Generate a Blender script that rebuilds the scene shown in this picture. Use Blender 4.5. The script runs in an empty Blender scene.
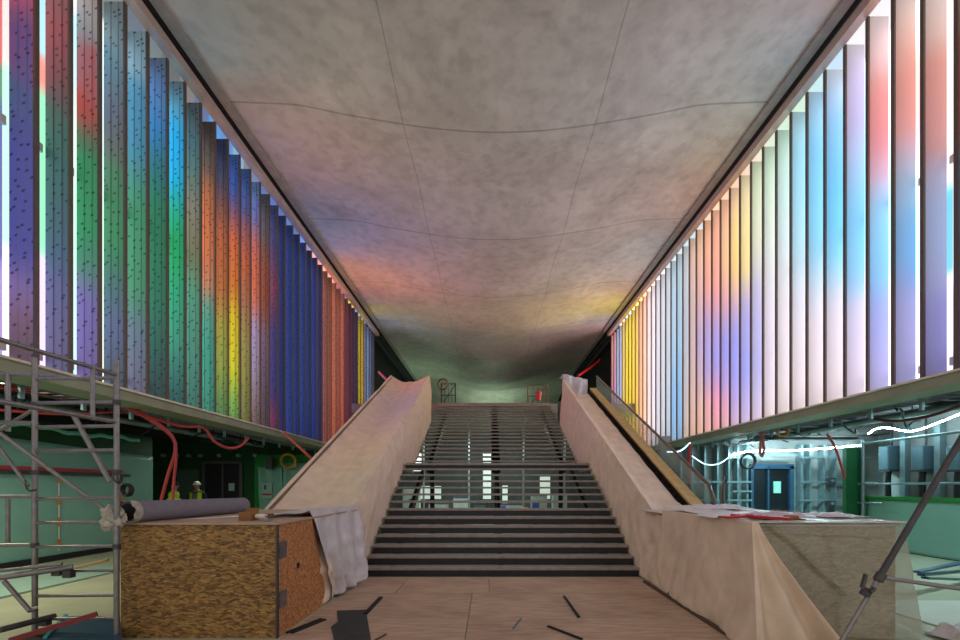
import bpy, bmesh, math, random
from mathutils import Vector, Matrix, noise
random.seed(7)
PI = math.pi
scene = bpy.context.scene
COL = scene.collection
CX, CZ, F = -0.22, 1.6, 427.0          # camera x, eye height, focal length in pixels

def P(px, py, Y):                      # a measured point at distance Y
    return Vector(((px-489)/F*Y+CX, Y, CZ+(487-py)*Y/F))

# ------------------------------------------------------------------ colours and materials
def lin(c):
    return tuple(((v/255)/12.92 if v/255 <= 0.04045 else ((v/255+0.055)/1.055)**2.4) for v in c)
MATS = {}
def mat(name, rgb=(128,128,128), rough=0.6, metal=0.0, var=0.0, scale=6.0, emis=None, strength=0.0,
        alpha=1.0, trans=0.0, bump=0.0, spec=0.5):
    if name in MATS: return MATS[name]
    m = bpy.data.materials.new(name); m.use_nodes = True
    nt = m.node_tree; b = nt.nodes['Principled BSDF']
    c = lin(rgb)
    b.inputs['Base Color'].default_value = (*c, 1)
    b.inputs['Roughness'].default_value = rough
    b.inputs['Metallic'].default_value = metal
    b.inputs['Alpha'].default_value = alpha
    b.inputs['Transmission Weight'].default_value = trans
    b.inputs['Specular IOR Level'].default_value = spec
    if emis:
        b.inputs['Emission Color'].default_value = (*lin(emis), 1)
        b.inputs['Emission Strength'].default_value = strength
    if var > 0 or bump > 0:
        tc = nt.nodes.new('ShaderNodeTexCoord')
        n = nt.nodes.new('ShaderNodeTexNoise'); n.inputs['Scale'].default_value = scale
        n.inputs['Detail'].default_value = 6
        nt.links.new(tc.outputs['Object'], n.inputs['Vector'])
        if var > 0:
            r = nt.nodes.new('ShaderNodeValToRGB')
            r.color_ramp.elements[0].position = 0.3; r.color_ramp.elements[1].position = 0.7
            r.color_ramp.elements[0].color = (*[v*(1-var) for v in c], 1)
            r.color_ramp.elements[1].color = (*[min(1, v*(1+var)) for v in c], 1)
            nt.links.new(n.outputs['Fac'], r.inputs['Fac']); nt.links.new(r.outputs['Color'], b.inputs['Base Color'])
        if bump > 0:
            bp = nt.nodes.new('ShaderNodeBump'); bp.inputs['Strength'].default_value = bump
            bp.inputs['Distance'].default_value = 0.02
            nt.links.new(n.outputs['Fac'], bp.inputs['Height']); nt.links.new(bp.outputs['Normal'], b.inputs['Normal'])
    MATS[name] = m; return m

M_STEEL = mat('galvanised steel', (138,134,134), 0.42, 0.75, 0.15, 20)
M_STEELD = mat('dull dark steel', (78,76,78), 0.5, 0.5, 0.2, 12)
M_EDGE = mat('brown metal edge', (98,84,78), 0.5, 0.3, 0.1, 10)
M_RAIL = mat('brown grey rail', (196,172,162), 0.5, 0.2, 0.1, 4)
M_BEAM = mat('primed green grey channel', (140,146,122), 0.5, 0.2, 0.12, 3)
M_BEAMTOP = mat('pale channel lip', (215,208,190), 0.5, 0.1, 0.1, 3)
M_BLACK = mat('black rubber', (14,14,16), 0.6)
M_TREAD = mat('dark grey stair tread', (150,142,136), 0.45, 0.0, 0.18, 9)
M_RISER = mat('charcoal riser', (44,43,46), 0.45, 0.2, 0.15, 9)
M_GREEN = mat('dark green paint', (14,72,30), 0.6, 0, 0.25, 2)
M_BGREEN = mat('bright green paint', (20,130,40), 0.5, 0, 0.1, 3)
M_MINT = mat('mint film', (128,178,162), 0.35, 0, 0.08, 1.3, bump=0.3)
M_CONC = mat('grey concrete wall', (140,142,140), 0.8, 0, 0.2, 1.5, bump=0.2)
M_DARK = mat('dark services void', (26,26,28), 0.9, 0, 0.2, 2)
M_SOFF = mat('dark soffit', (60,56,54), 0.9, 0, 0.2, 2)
M_RED = mat('red conduit plastic', (190,34,40), 0.4)
M_REDP = mat('faded red conduit', (168,56,58), 0.45)
M_WHITE = mat('white plate', (225,218,210), 0.5)
M_HANG = mat('blue grey hanger', (120,150,158), 0.4, 0.4)
M_PIPE = mat('teal grey pipe', (130,150,155), 0.35, 0.4, 0.1, 5)
M_CARD = mat('brown cardboard', (140,96,52), 0.8, 0, 0.1, 8)
M_ROLL = mat('grey mauve carpet roll', (120,115,124), 0.85, 0, 0.1, 14, bump=0.2)
M_BLUE = mat('blue steel', (52,84,110), 0.4, 0.3, 0.1, 5)
M_ORANGE = mat('orange tape', (222,112,40), 0.6)
M_YEL = mat('yellow cable', (214,156,30), 0.5)
M_DECK = mat('pale ply deck capping', (205,172,112), 0.5, 0, 0.12, 7)
M_HAND = mat('handrail', (98,84,74), 0.3, 0.2)
M_BROWN = mat('brown steel barrier', (104,66,54), 0.5)

def cloth_mat(name, rgb, alpha=1.0, rough=0.4, bump=0.5, sc=5):
    m = mat(name, rgb, rough, 0, 0.10, sc, bump=bump, alpha=alpha)
    return m
M_SHEET = cloth_mat('dusty beige sheeting', (222,198,176), rough=0.45, bump=1.0, sc=4)
M_FILM = cloth_mat('clear dusty film', (206,206,190), alpha=0.27, rough=0.25, bump=.9, sc=3)
M_FILM2 = cloth_mat('white plastic film', (214,206,208), alpha=0.93, rough=0.3, sc=8)
M_GLASS = mat('dusty clear glass', (150,175,172), 0.08, 0, alpha=0.35)

def ply_mat():
    m = bpy.data.materials.new('plywood'); m.use_nodes = True; nt = m.node_tree; b = nt.nodes['Principled BSDF']
    tc = nt.nodes.new('ShaderNodeTexCoord'); mp = nt.nodes.new('ShaderNodeMapping')
    mp.inputs['Scale'].default_value = (1.0, 5.0, 1.0)
    n = nt.nodes.new('ShaderNodeTexNoise'); n.inputs['Scale'].default_value = 3; n.inputs['Detail'].default_value = 8
    r = nt.nodes.new('ShaderNodeValToRGB')
    r.color_ramp.elements[0].position = .3; r.color_ramp.elements[1].position = .7
    r.color_ramp.elements[0].color = (*lin((168,140,118)), 1); r.color_ramp.elements[1].color = (*lin((200,172,150)), 1)
    n2 = nt.nodes.new('ShaderNodeTexNoise'); n2.inputs['Scale'].default_value = 1.2; n2.inputs['Detail'].default_value = 5
    mx = nt.nodes.new('ShaderNodeMix'); mx.data_type = 'RGBA'; mx.blend_type = 'MULTIPLY'; mx.inputs['Factor'].default_value = .55
    nt.links.new(tc.outputs['Object'], mp.inputs['Vector']); nt.links.new(mp.outputs['Vector'], n.inputs['Vector'])
    nt.links.new(tc.outputs['Object'], n2.inputs['Vector'])
    nt.links.new(n.outputs['Fac'], r.inputs['Fac']); nt.links.new(r.outputs['Color'], mx.inputs[6])
    nt.links.new(n2.outputs['Color'], mx.inputs[7])
    rr = nt.nodes.new('ShaderNodeValToRGB'); rr.color_ramp.elements[0].position = .35; rr.color_ramp.elements[1].position = .6
    rr.color_ramp.elements[0].color = (.62,.6,.6,1); rr.color_ramp.elements[1].color = (1,1,1,1)
    nt.links.new(n2.outputs['Fac'], rr.inputs['Fac']); nt.links.new(rr.outputs['Color'], mx.inputs[7])
    nt.links.new(mx.outputs[2], b.inputs['Base Color']); b.inputs['Roughness'].default_value = .6
    return m
M_PLY = ply_mat()

def osb_mat(name, light, dark, stretch=(1.0, 1.0, 4.5)):
    m = bpy.data.materials.new(name); m.use_nodes = True; nt = m.node_tree; b = nt.nodes['Principled BSDF']
    tc = nt.nodes.new('ShaderNodeTexCoord'); mp = nt.nodes.new('ShaderNodeMapping'); mp.inputs['Scale'].default_value = stretch
    n0 = nt.nodes.new('ShaderNodeTexNoise'); n0.inputs['Scale'].default_value = 5
    ad = nt.nodes.new('ShaderNodeVectorMath'); ad.operation = 'MULTIPLY_ADD'; ad.inputs[1].default_value = (.10,.10,.10)
    v = nt.nodes.new('ShaderNodeTexVoronoi'); v.inputs['Scale'].default_value = 19
    r = nt.nodes.new('ShaderNodeValToRGB')
    r.color_ramp.elements[0].color = (*lin(dark), 1); r.color_ramp.elements[1].color = (*lin(light), 1)
    e = r.color_ramp.elements.new(.5); e.color = (*[(a+c)/2*.95 for a, c in zip(lin(light), lin(dark))], 1)
    n = nt.nodes.new('ShaderNodeTexNoise'); n.inputs['Scale'].default_value = 26; n.inputs['Detail'].default_value = 4
    mx = nt.nodes.new('ShaderNodeMix'); mx.data_type = 'RGBA'; mx.blend_type = 'OVERLAY'; mx.inputs['Factor'].default_value = .55
    nt.links.new(tc.outputs['Object'], n0.inputs['Vector'])
    nt.links.new(n0.outputs['Color'], ad.inputs[0]); nt.links.new(tc.outputs['Object'], ad.inputs[2])
    nt.links.new(ad.outputs[0], mp.inputs['Vector']); nt.links.new(mp.outputs[0], v.inputs['Vector'])
    nt.links.new(mp.outputs[0], n.inputs['Vector'])
    sp = nt.nodes.new('ShaderNodeSeparateColor'); nt.links.new(v.outputs['Color'], sp.inputs[0])
    nt.links.new(sp.outputs[0], r.inputs['Fac']); nt.links.new(r.outputs['Color'], mx.inputs[6])
    nt.links.new(n.outputs['Fac'], mx.inputs[7]); nt.links.new(mx.outputs[2], b.inputs['Base Color'])
    bp = nt.nodes.new('ShaderNodeBump'); bp.inputs['Strength'].default_value = .35; bp.inputs['Distance'].default_value = .01
    nt.links.new(v.outputs['Distance'], bp.inputs['Height']); nt.links.new(bp.outputs['Normal'], b.inputs['Normal'])
    b.inputs['Roughness'].default_value = .65
    return m
M_OSB = osb_mat('strand board', (176,134,74), (88,62,32), (1.0,1.0,3.4))
M_OSBE = osb_mat('strand board end', (205,142,88), (150,92,52), (2.5,2.5,2.5))

def concrete_ceiling():
    m = bpy.data.materials.new('cast concrete vault'); m.use_nodes = True; nt = m.node_tree; b = nt.nodes['Principled BSDF']
    L = nt.links.new; N = nt.nodes.new
    tc = N('ShaderNodeTexCoord'); sx = N('ShaderNodeSeparateXYZ'); L(tc.outputs['Object'], sx.inputs[0])
    n1 = N('ShaderNodeTexNoise'); n1.inputs['Scale'].default_value = .55; n1.inputs['Detail'].default_value = 9; n1.inputs['Roughness'].default_value = .65
    n1.inputs['Distortion'].default_value = .6
    L(tc.outputs['Object'], n1.inputs['Vector'])
    r = N('ShaderNodeValToRGB')
    r.color_ramp.elements[0].position = .3; r.color_ramp.elements[1].position = .72
    r.color_ramp.elements[0].color = (*lin((176,166,158)), 1); r.color_ramp.elements[1].color = (*lin((214,204,196)), 1)
    L(n1.outputs['Fac'], r.inputs['Fac'])
    n2 = N('ShaderNodeTexNoise'); n2.inputs['Scale'].default_value = 3.5; n2.inputs['Detail'].default_value = 10
    L(tc.outputs['Object'], n2.inputs['Vector'])
    r2 = N('ShaderNodeValToRGB'); r2.color_ramp.elements[0].position = .35; r2.color_ramp.elements[1].position = .55
    r2.color_ramp.elements[0].color = (.84,.83,.83,1); r2.color_ramp.elements[1].color = (1,1,1,1)
    L(n2.outputs['Fac'], r2.inputs['Fac'])
    mx = N('ShaderNodeMix'); mx.data_type = 'RGBA'; mx.blend_type = 'MULTIPLY'; mx.inputs['Factor'].default_value = 1
    L(r.outputs['Color'], mx.inputs[6]); L(r2.outputs['Color'], mx.inputs[7])
    def math_(op, a, b_=None):
        n = N('ShaderNodeMath'); n.operation = op
        for i, q in enumerate((a, b_)):
            if q is None: continue
            if isinstance(q, (int, float)): n.inputs[i].default_value = q
            else: L(q, n.inputs[i])
        return n.outputs[0]
    # construction joints: across every 4 m, along at x = +-2.07
    yy = math_('ADD', sx.outputs['Y'], -9.2+40.0+0.0)
    fr = math_('FRACT', math_('DIVIDE', yy, 4.0))
    dj = math_('MULTIPLY', math_('MINIMUM', fr, math_('SUBTRACT', 1.0, fr)), 4.0)
    j1 = math_('LESS_THAN', dj, 0.022)
    dx = math_('ABSOLUTE', math_('SUBTRACT', math_('ABSOLUTE', sx.outputs['X']), 2.07))
    j2 = math_('LESS_THAN', dx, 0.011)
    jj = math_('MULTIPLY', math_('MAXIMUM', j1, j2), .40)
    mj = N('ShaderNodeMix'); mj.data_type = 'RGBA'; L(jj, mj.inputs['Factor'])
    L(mx.outputs[2], mj.inputs[6]); mj.inputs[7].default_value = (*lin((60,56,54)), 1)
    L(mj.outputs[2], b.inputs['Base Color'])
    b.inputs['Roughness'].default_value = .55
    bp = N('ShaderNodeBump'); bp.inputs['Strength'].default_value = .25; bp.inputs['Distance'].default_value = .03
    L(n2.outputs['Fac'], bp.inputs['Height']); L(bp.outputs['Normal'], b.inputs['Normal'])
    return m
M_CEIL = concrete_ceiling()

def print_mat(name, holes, strength=0.0, transl=0.0):
    m = bpy.data.materials.new(name); m.use_nodes = True; nt = m.node_tree; b = nt.nodes['Principled BSDF']
    L = nt.links.new; N = nt.nodes.new
    a = N('ShaderNodeAttribute'); a.attribute_name = 'print'
    out = a.outputs['Color']
    if holes:
        tc = N('ShaderNodeTexCoord'); mp = N('ShaderNodeMapping'); mp.inputs['Rotation'].default_value = (0, math.radians(28), 0)
        L(tc.outputs['Object'], mp.inputs['Vector'])
        cb = N('ShaderNodeSeparateXYZ'); L(mp.outputs[0], cb.inputs[0])
        cc = N('ShaderNodeCombineXYZ'); L(cb.outputs['X'], cc.inputs[0]); L(cb.outputs['Z'], cc.inputs[1])
        L(N('ShaderNodeValue').outputs[0], cc.inputs[2])
        oi = N('ShaderNodeObjectInfo'); L(oi.outputs['Random'], cc.inputs[2])
        mp2 = N('ShaderNodeMapping'); mp2.inputs['Scale'].default_value = (1.35, 2.1, 30); L(cc.outputs[0], mp2.inputs['Vector'])
        v = N('ShaderNodeTexVoronoi'); v.inputs['Scale'].default_value = 4.2; v.inputs['Randomness'].default_value = .85
        v.voronoi_dimensions = '2D'
        L(mp2.outputs[0], v.inputs['Vector'])
        r = N('ShaderNodeValToRGB'); r.color_ramp.elements[0].position = .09; r.color_ramp.elements[1].position = .20
        r.color_ramp.elements[0].color = (1,1,1,1); r.color_ramp.elements[1].color = (0,0,0,1)
        L(v.outputs['Distance'], r.inputs['Fac'])
        mx = N('ShaderNodeMix'); mx.data_type = 'RGBA'; mx.blend_type = 'MIX'
        mu = N('ShaderNodeMath'); mu.operation = 'MULTIPLY'; mu.inputs[1].default_value = .8; L(r.outputs['Color'], mu.inputs[0])
        L(mu.outputs[0], mx.inputs['Factor']); L(out, mx.inputs[6])
        mx.inputs[7].default_value = (.008,.02,.045,1)
        out = mx.outputs[2]
    if strength > 0:
        b.inputs['Base Color'].default_value = (.5,.5,.5,1)
        L(out, b.inputs['Emission Color']); b.inputs['Emission Strength'].default_value = strength
        b.inputs['Roughness'].default_value = .25
    else:
        L(out, b.inputs['Base Color']); b.inputs['Roughness'].default_value = .38
    if transl > 0:
        t = N('ShaderNodeBsdfTranslucent'); L(out, t.inputs['Color'])
        ms = N('ShaderNodeMixShader'); ms.inputs[0].default_value = transl
        o = nt.nodes['Material Output']
        L(b.outputs[0], ms.inputs[1]); L(t.outputs[0], ms.inputs[2]); L(ms.outputs[0], o.inputs['Surface'])
    return m
M_FINL = print_mat('dotted printed metal', True)
M_FINR = print_mat('pale printed glass', False, 0, .5)
M_LITL = print_mat('backlit printed glass left', False, 2.3)
M_LITR = print_mat('backlit printed glass right', False, 2.5)

# ------------------------------------------------------------------ mesh helpers
class MB:
    def __init__(s): s.v = []; s.f = []; s.c = None
    def box(s, x0, x1, y0, y1, z0, z1):
        n = len(s.v)
        s.v += [(x0,y0,z0),(x1,y0,z0),(x1,y1,z0),(x0,y1,z0),(x0,y0,z1),(x1,y0,z1),(x1,y1,z1),(x0,y1,z1)]
        s.f += [tuple(n+i for i in q) for q in ((0,3,2,1),(4,5,6,7),(0,1,5,4),(1,2,6,5),(2,3,7,6),(3,0,4,7))]
        return s
    def hexa(s, pts):                   # 8 points in the order of box()
        n = len(s.v); s.v += [tuple(p) for p in pts]
        s.f += [tuple(n+i for i in q) for q in ((0,3,2,1),(4,5,6,7),(0,1,5,4),(1,2,6,5),(2,3,7,6),(3,0,4,7))]
        return s
    def bar(s, a, b, w, h):             # rectangular bar between two points, h along z-ish
        a, b = Vector(a), Vector(b); d = (b-a).normalized()
        up = Vector((0,0,1)) if abs(d.z) < .95 else Vector((0,1,0))
        sd = d.cross(up).normalized(); u = sd.cross(d).normalized()
        pts = []
        for q in (a, b):
            pts.append([q-sd*w/2-u*h/2, q+sd*w/2-u*h/2, q+sd*w/2+u*h/2, q-sd*w/2+u*h/2])
        n = len(s.v); s.v += [tuple(p) for p in pts[0]+pts[1]]
        s.f += [tuple(n+i for i in q) for q in ((0,3,2,1),(4,5,6,7),(0,1,5,4),(1,2,6,5),(2,3,7,6),(3,0,4,7))]
        return s
    def tube(s, pts, r, seg=10, cap=True, hollow=0):
        pts = [Vector(p) for p in pts]
        rr = r if isinstance(r, (list, tuple)) else [r]*len(pts)
        n0 = len(s.v); prev = None
        for i, p in enumerate(pts):
            if i == 0: d = pts[1]-p
            elif i == len(pts)-1: d = p-pts[i-1]
            else: d = (pts[i+1]-pts[i-1])
            d.normalize()
            if prev is None:
                up = Vector((0,0,1)) if abs(d.z) < .9 else Vector((0,1,0)); sd = d.cross(up).normalized()
            else:
                sd = (prev - d*prev.dot(d)).normalized()
            prev = sd; u = sd.cross(d)
            for k in range(seg):
                a = 2*PI*k/seg
                s.v.append(tuple(p+(sd*math.cos(a)+u*math.sin(a))*rr[i]))
        for i in range(len(pts)-1):
            for k in range(seg):
                a = n0+i*seg+k; b = n0+i*seg+(k+1) % seg
                s.f.append((a, b, b+seg, a+seg))
        if cap:
            s.f.append(tuple(n0+k for k in range(seg))[::-1])
            e = n0+(len(pts)-1)*seg; s.f.append(tuple(e+k for k in range(seg)))
        return s
    def grid(s, fn, nu, nv):
        n0 = len(s.v)
        for i in range(nu+1):
            for j in range(nv+1): s.v.append(tuple(fn(i/nu, j/nv)))
        for i in range(nu):
            for j in range(nv):
                a = n0+i*(nv+1)+j; s.f.append((a, a+nv+1, a+nv+2, a+1))
        return s
    def build(s, name, material, parent=None, smooth=False, bevel=0, solid=0, label=None):
        me = bpy.data.meshes.new(name); org = Vector((0,0,0))
        if parent is not None: org = parent.matrix_world.translation if False else Vector(parent.get('_o', (0,0,0)))
        elif s.v:
            xs = [v[0] for v in s.v]; ys = [v[1] for v in s.v]; zs = [v[2] for v in s.v]
            org = Vector(((min(xs)+max(xs))/2, (min(ys)+max(ys))/2, min(zs)))
        me.from_pydata([tuple(Vector(v)-org) for v in s.v], [], s.f)
        if s.c:
            at = me.color_attributes.new('print', 'FLOAT_COLOR', 'POINT')
            for i, c in enumerate(s.c): at.data[i].color = (*c, 1)
        bm = bmesh.new(); bm.from_mesh(me)
        if not s.c and not solid: bmesh.ops.recalc_face_normals(bm, faces=bm.faces)
        bm.to_mesh(me); bm.free(); me.update()
        if smooth:
            for p in me.polygons: p.use_smooth = True
            try: me.set_sharp_from_angle(angle=math.radians(42))
            except Exception: pass
        me.materials.append(material)
        o = bpy.data.objects.new(name, me); COL.objects.link(o)
        if parent is not None: o.parent = parent
        else: o.location = org
        if bevel:
            b = o.modifiers.new('bevel', 'BEVEL'); b.width = bevel; b.segments = 2; b.limit_method = 'ANGLE'
        if solid:
            b = o.modifiers.new('thickness', 'SOLIDIFY'); b.thickness = solid; b.offset = 0
        if label: o['label'] = label
        return o

def tag(o, label, cat, group=None, kind=None):
    o['label'] = label; o['category'] = cat
    if group: o['group'] = group
    if kind: o['kind'] = kind
    return o
ROOTS = []
def thing(name, label, cat, loc, group=None):
    o = bpy.data.objects.new(name, None); COL.objects.link(o); o.location = loc
    o.empty_display_size = .1
    o['_o'] = tuple(loc); ROOTS.append(o)
    return tag(o, label, cat, group)
def struct(name, mb, material, **k):
    o = mb.build(name, material, **k); o['kind'] = 'structure'; return o

def smooth_path(pts, n=8):
    pts = [Vector(p) for p in pts]
    if len(pts) < 3: return pts
    q = [pts[0]*2-pts[1]]+pts+[pts[-1]*2-pts[-2]]; out = []
    for i in range(1, len(q)-2):
        for k in range(n):
            t = k/n; a, b, c, d = q[i-1], q[i], q[i+1], q[i+2]
            out.append(.5*((2*b)+(c-a)*t+(2*a-5*b+4*c-d)*t*t+(3*b-a-3*c+d)*t**3))
    out.append(pts[-1]); return out
def cable(name, pts, r, material, label, cat='cable', group=None, n=8):
    o = MB().tube(smooth_path(pts, n), r, 8).build(name, material, smooth=True)
    return tag(o, label, cat, group)
def coil(centre, axis, R, r, turns, pitch=.02, seg=18):
    axis = Vector(axis).normalized(); u = axis.orthogonal().normalized(); w = axis.cross(u)
    out = []
    for i in range(int(turns*seg)+1):
        a = 2*PI*i/seg; rr = R*(1+.06*math.sin(a*.37))
        out.append(Vector(centre)+(u*math.cos(a)+w*math.sin(a))*rr+axis*(pitch*math.sin(a*.61)))
    return out
def fbm(x, y, z=0, o=4): return noise.fractal(Vector((x, y, z)), 1.0, 2.0, o)

# ------------------------------------------------------------------ camera
cam = bpy.data.cameras.new('camera'); co = bpy.data.objects.new('camera', cam); COL.objects.link(co)
co.location = (CX, 0, CZ); co.rotation_euler = (PI/2, 0, 0)
cam.sensor_width = 36; cam.lens = F/960*36; cam.shift_x = -9/960; cam.shift_y = 167/960; cam.clip_start = .05; cam.clip_end = 200
scene.camera = co

# ------------------------------------------------------------------ art colours on the two light walls
Z0, Z1 = 3.2, 9.6
NZ = 30
LEFT = {  # fin number: [(image row, rgb)...]
0:[(0,(165,85,140)),(14,(90,80,165)),(30,(62,72,175)),(110,(72,84,175)),(250,(80,84,180)),(290,(135,110,165)),(325,(130,92,100)),(352,(105,85,85))],
1:[(0,(130,80,84)),(30,(150,60,74)),(80,(120,52,62)),(105,(70,72,76)),(140,(46,92,92)),(200,(52,86,110)),(280,(70,84,150)),(350,(88,86,150))],
2:[(0,(176,172,170)),(35,(165,150,155)),(48,(205,80,88)),(120,(200,72,78)),(146,(90,110,90)),(160,(46,150,100)),(230,(50,165,110)),(275,(90,140,140)),(300,(110,105,190)),(375,(112,100,175))],
3:[(0,(112,138,150)),(60,(88,130,156)),(118,(86,92,128)),(150,(88,92,100)),(170,(54,122,92)),(240,(44,140,94)),(280,(70,110,120)),(330,(94,92,150)),(375,(80,80,110))],
4:[(28,(130,168,188)),(70,(120,165,195)),(88,(30,135,190)),(148,(20,136,190)),(172,(30,140,150)),(205,(30,150,105)),(290,(50,150,110)),(330,(90,110,150)),(380,(100,95,150))],
5:[(55,(96,112,128)),(80,(88,118,160)),(130,(40,120,165)),(160,(38,110,120)),(210,(34,116,84)),(310,(44,112,94)),(390,(46,74,76))],
6:[(78,(110,124,128)),(108,(90,160,180)),(130,(10,165,205)),(180,(10,170,205)),(205,(30,165,150)),(240,(26,160,100)),(290,(50,160,125)),(340,(70,150,130)),(400,(50,100,100))],
7:[(98,(84,92,96)),(140,(70,100,108)),(170,(96,112,100)),(205,(140,116,98)),(255,(126,112,92)),(290,(90,140,124)),(410,(70,120,112))],
8:[(118,(92,88,88)),(165,(126,108,100)),(185,(205,130,84)),(240,(232,140,90)),(285,(228,150,120)),(302,(120,180,165)),(340,(80,184,164)),(425,(80,170,150))],
9:[(136,(56,78,124)),(170,(62,82,130)),(200,(140,96,98)),(230,(200,118,74)),(290,(200,130,70)),(320,(198,178,56)),(370,(176,180,70)),(425,(90,150,110))],
10:[(152,(64,134,205)),(188,(70,110,205)),(212,(170,110,130)),(235,(240,130,80)),(285,(240,140,60)),(310,(240,212,30)),(365,(240,225,40)),(400,(150,200,100)),(430,(110,170,120))],
11:[(165,(70,124,186)),(205,(90,110,180)),(225,(180,110,110)),(260,(215,118,78)),(300,(180,130,110)),(345,(165,158,110)),(430,(140,135,80))],
12:[(178,(120,168,200)),(212,(120,140,210)),(240,(215,130,120)),(280,(232,128,92)),(305,(225,140,120)),(325,(180,165,215)),(370,(175,158,195)),(430,(140,110,110))],
13:[(190,(100,100,104)),(230,(120,110,104)),(262,(168,96,74)),(305,(165,90,72)),(330,(140,110,130)),(430,(100,84,92))],
14:[(200,(76,100,160)),(240,(90,90,165)),(285,(165,84,118)),(330,(84,82,160)),(385,(66,78,160)),(420,(170,64,120)),(432,(120,60,110))],
15:[(210,(50,76,140)),(430,(40,66,128))], 16:[(220,(52,88,165)),(430,(56,92,180))], 17:[(226,(50,80,145)),(430,(48,78,150))],
18:[(232,(62,96,170)),(430,(56,88,172))], 19:[(240,(50,80,140)),(430,(52,78,150))], 20:[(246,(60,90,165)),(430,(60,84,165))],
21:[(252,(84,80,120)),(300,(80,70,120)),(430,(70,64,110))],
22:[(256,(205,132,108)),(430,(190,120,105))], 23:[(262,(176,110,96)),(430,(170,104,90))], 24:[(268,(232,150,118)),(430,(224,140,112))],
25:[(272,(190,118,104)),(430,(190,110,98))], 26:[(278,(232,148,120)),(430,(220,130,110))], 27:[(282,(150,78,100)),(430,(140,70,100))],
28:[(288,(120,62,98)),(430,(130,60,100))], 29:[(292,(110,70,110)),(430,(110,66,110))], 30:[(296,(84,84,118)),(430,(80,80,120))],
31:[(300,(245,216,30)),(430,(240,206,30))], 32:[(304,(226,196,50)),(430,(225,190,40))], 33:[(308,(120,150,205)),(430,(120,150,200))],
34:[(312,(150,180,225)),(430,(150,178,220))], 35:[(316,(110,140,190)),(430,(110,135,180))], 36:[(318,(110,112,120)),(430,(100,104,112))]}
RIGHT = {
0:[(0,(244,226,222)),(20,(240,120,110)),(130,(235,90,90)),(150,(60,170,215)),(230,(60,170,215)),(280,(120,120,200)),(370,(110,110,190))],
1:[(0,(242,232,234)),(38,(244,214,206)),(60,(240,150,132)),(150,(238,140,140)),(165,(205,180,220)),(210,(180,184,235)),(300,(172,178,232)),(375,(170,172,228))],
2:[(0,(248,236,228)),(40,(245,190,170)),(80,(240,146,124)),(128,(240,160,150)),(150,(205,186,215)),(180,(150,196,228)),(250,(146,200,245)),(290,(172,178,232)),(380,(160,170,228))],
3:[(15,(246,238,236)),(60,(242,210,202)),(88,(240,150,136)),(140,(238,140,140)),(180,(230,190,210)),(200,(176,218,240)),(280,(150,208,245)),(305,(168,180,240)),(385,(188,186,230))],
4:[(45,(244,240,244)),(70,(214,200,228)),(120,(205,196,230)),(150,(190,212,238)),(200,(140,208,240)),(280,(150,205,240)),(305,(224,214,228)),(390,(224,216,226))],
5:[(70,(240,240,242)),(95,(196,218,238)),(120,(150,205,235)),(180,(116,196,235)),(250,(140,212,240)),(300,(226,218,226)),(400,(224,216,220))],
6:[(90,(190,214,232)),(150,(142,202,230)),(240,(150,212,236)),(290,(214,218,230)),(320,(228,220,226)),(400,(226,218,222))],
7:[(110,(190,220,226)),(150,(164,212,232)),(240,(186,224,232)),(290,(222,222,230)),(410,(228,220,224))],
8:[(126,(202,226,208)),(200,(214,230,226)),(300,(230,224,228)),(415,(230,222,224))],
9:[(140,(200,224,206)),(200,(216,230,220)),(300,(232,228,230)),(420,(232,222,224))],
10:[(152,(206,224,204)),(240,(216,224,214)),(290,(198,198,222)),(370,(190,190,226)),(425,(228,214,224))],
11:[(165,(230,224,206)),(215,(240,226,180)),(270,(242,224,160)),(300,(190,186,220)),(370,(170,176,232)),(425,(216,206,226))],
12:[(190,(236,212,194)),(215,(244,220,170)),(270,(244,218,150)),(300,(220,190,200)),(335,(170,174,232)),(390,(180,180,232)),(428,(225,200,220))],
13:[(198,(238,200,180)),(260,(240,210,176)),(300,(228,184,190)),(340,(168,172,232)),(385,(190,180,226)),(400,(236,186,200)),(430,(230,196,200))],
14:[(205,(240,196,176)),(290,(238,180,176)),(325,(196,178,216)),(360,(172,174,232)),(395,(236,170,196)),(432,(232,190,190))],
15:[(212,(242,208,170)),(285,(240,186,170)),(320,(196,180,220)),(365,(180,178,230)),(400,(232,190,196)),(433,(230,200,190))],
16:[(220,(240,214,176)),(290,(226,196,196)),(340,(196,184,220)),(400,(226,200,190)),(434,(228,200,184))],
17:[(224,(236,206,184)),(300,(218,196,190)),(360,(220,196,190)),(434,(228,200,184))],
18:[(230,(216,220,224)),(320,(206,212,220)),(434,(226,202,186))],
19:[(236,(196,222,226)),(320,(190,216,230)),(400,(150,200,236)),(440,(150,196,230))],
20:[(240,(206,226,232)),(340,(190,218,236)),(400,(160,204,236)),(440,(170,206,232))],
21:[(246,(222,228,232)),(440,(220,224,230))], 22:[(250,(228,230,234)),(440,(224,224,230))], 23:[(254,(226,226,234)),(440,(224,224,232))],
24:[(258,(228,226,232)),(440,(226,222,230))], 25:[(262,(232,220,224)),(440,(232,218,220))], 26:[(266,(240,196,180)),(440,(240,200,180))],
27:[(270,(240,190,172)),(440,(240,196,170))], 28:[(274,(244,206,150)),(440,(244,210,120))], 29:[(278,(246,214,120)),(440,(246,208,80))],
30:[(282,(248,222,110)),(440,(248,212,70))], 31:[(286,(248,226,120)),(440,(248,210,80))], 32:[(290,(246,214,130)),(440,(244,204,110))],
33:[(294,(190,196,230)),(440,(176,190,232))], 34:[(298,(160,200,230)),(440,(150,190,230))], 35:[(302,(236,170,160)),(440,(214,150,190))],
36:[(306,(240,186,150)),(440,(200,160,205))], 37:[(310,(200,170,205)),(440,(160,150,210))]}
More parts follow.
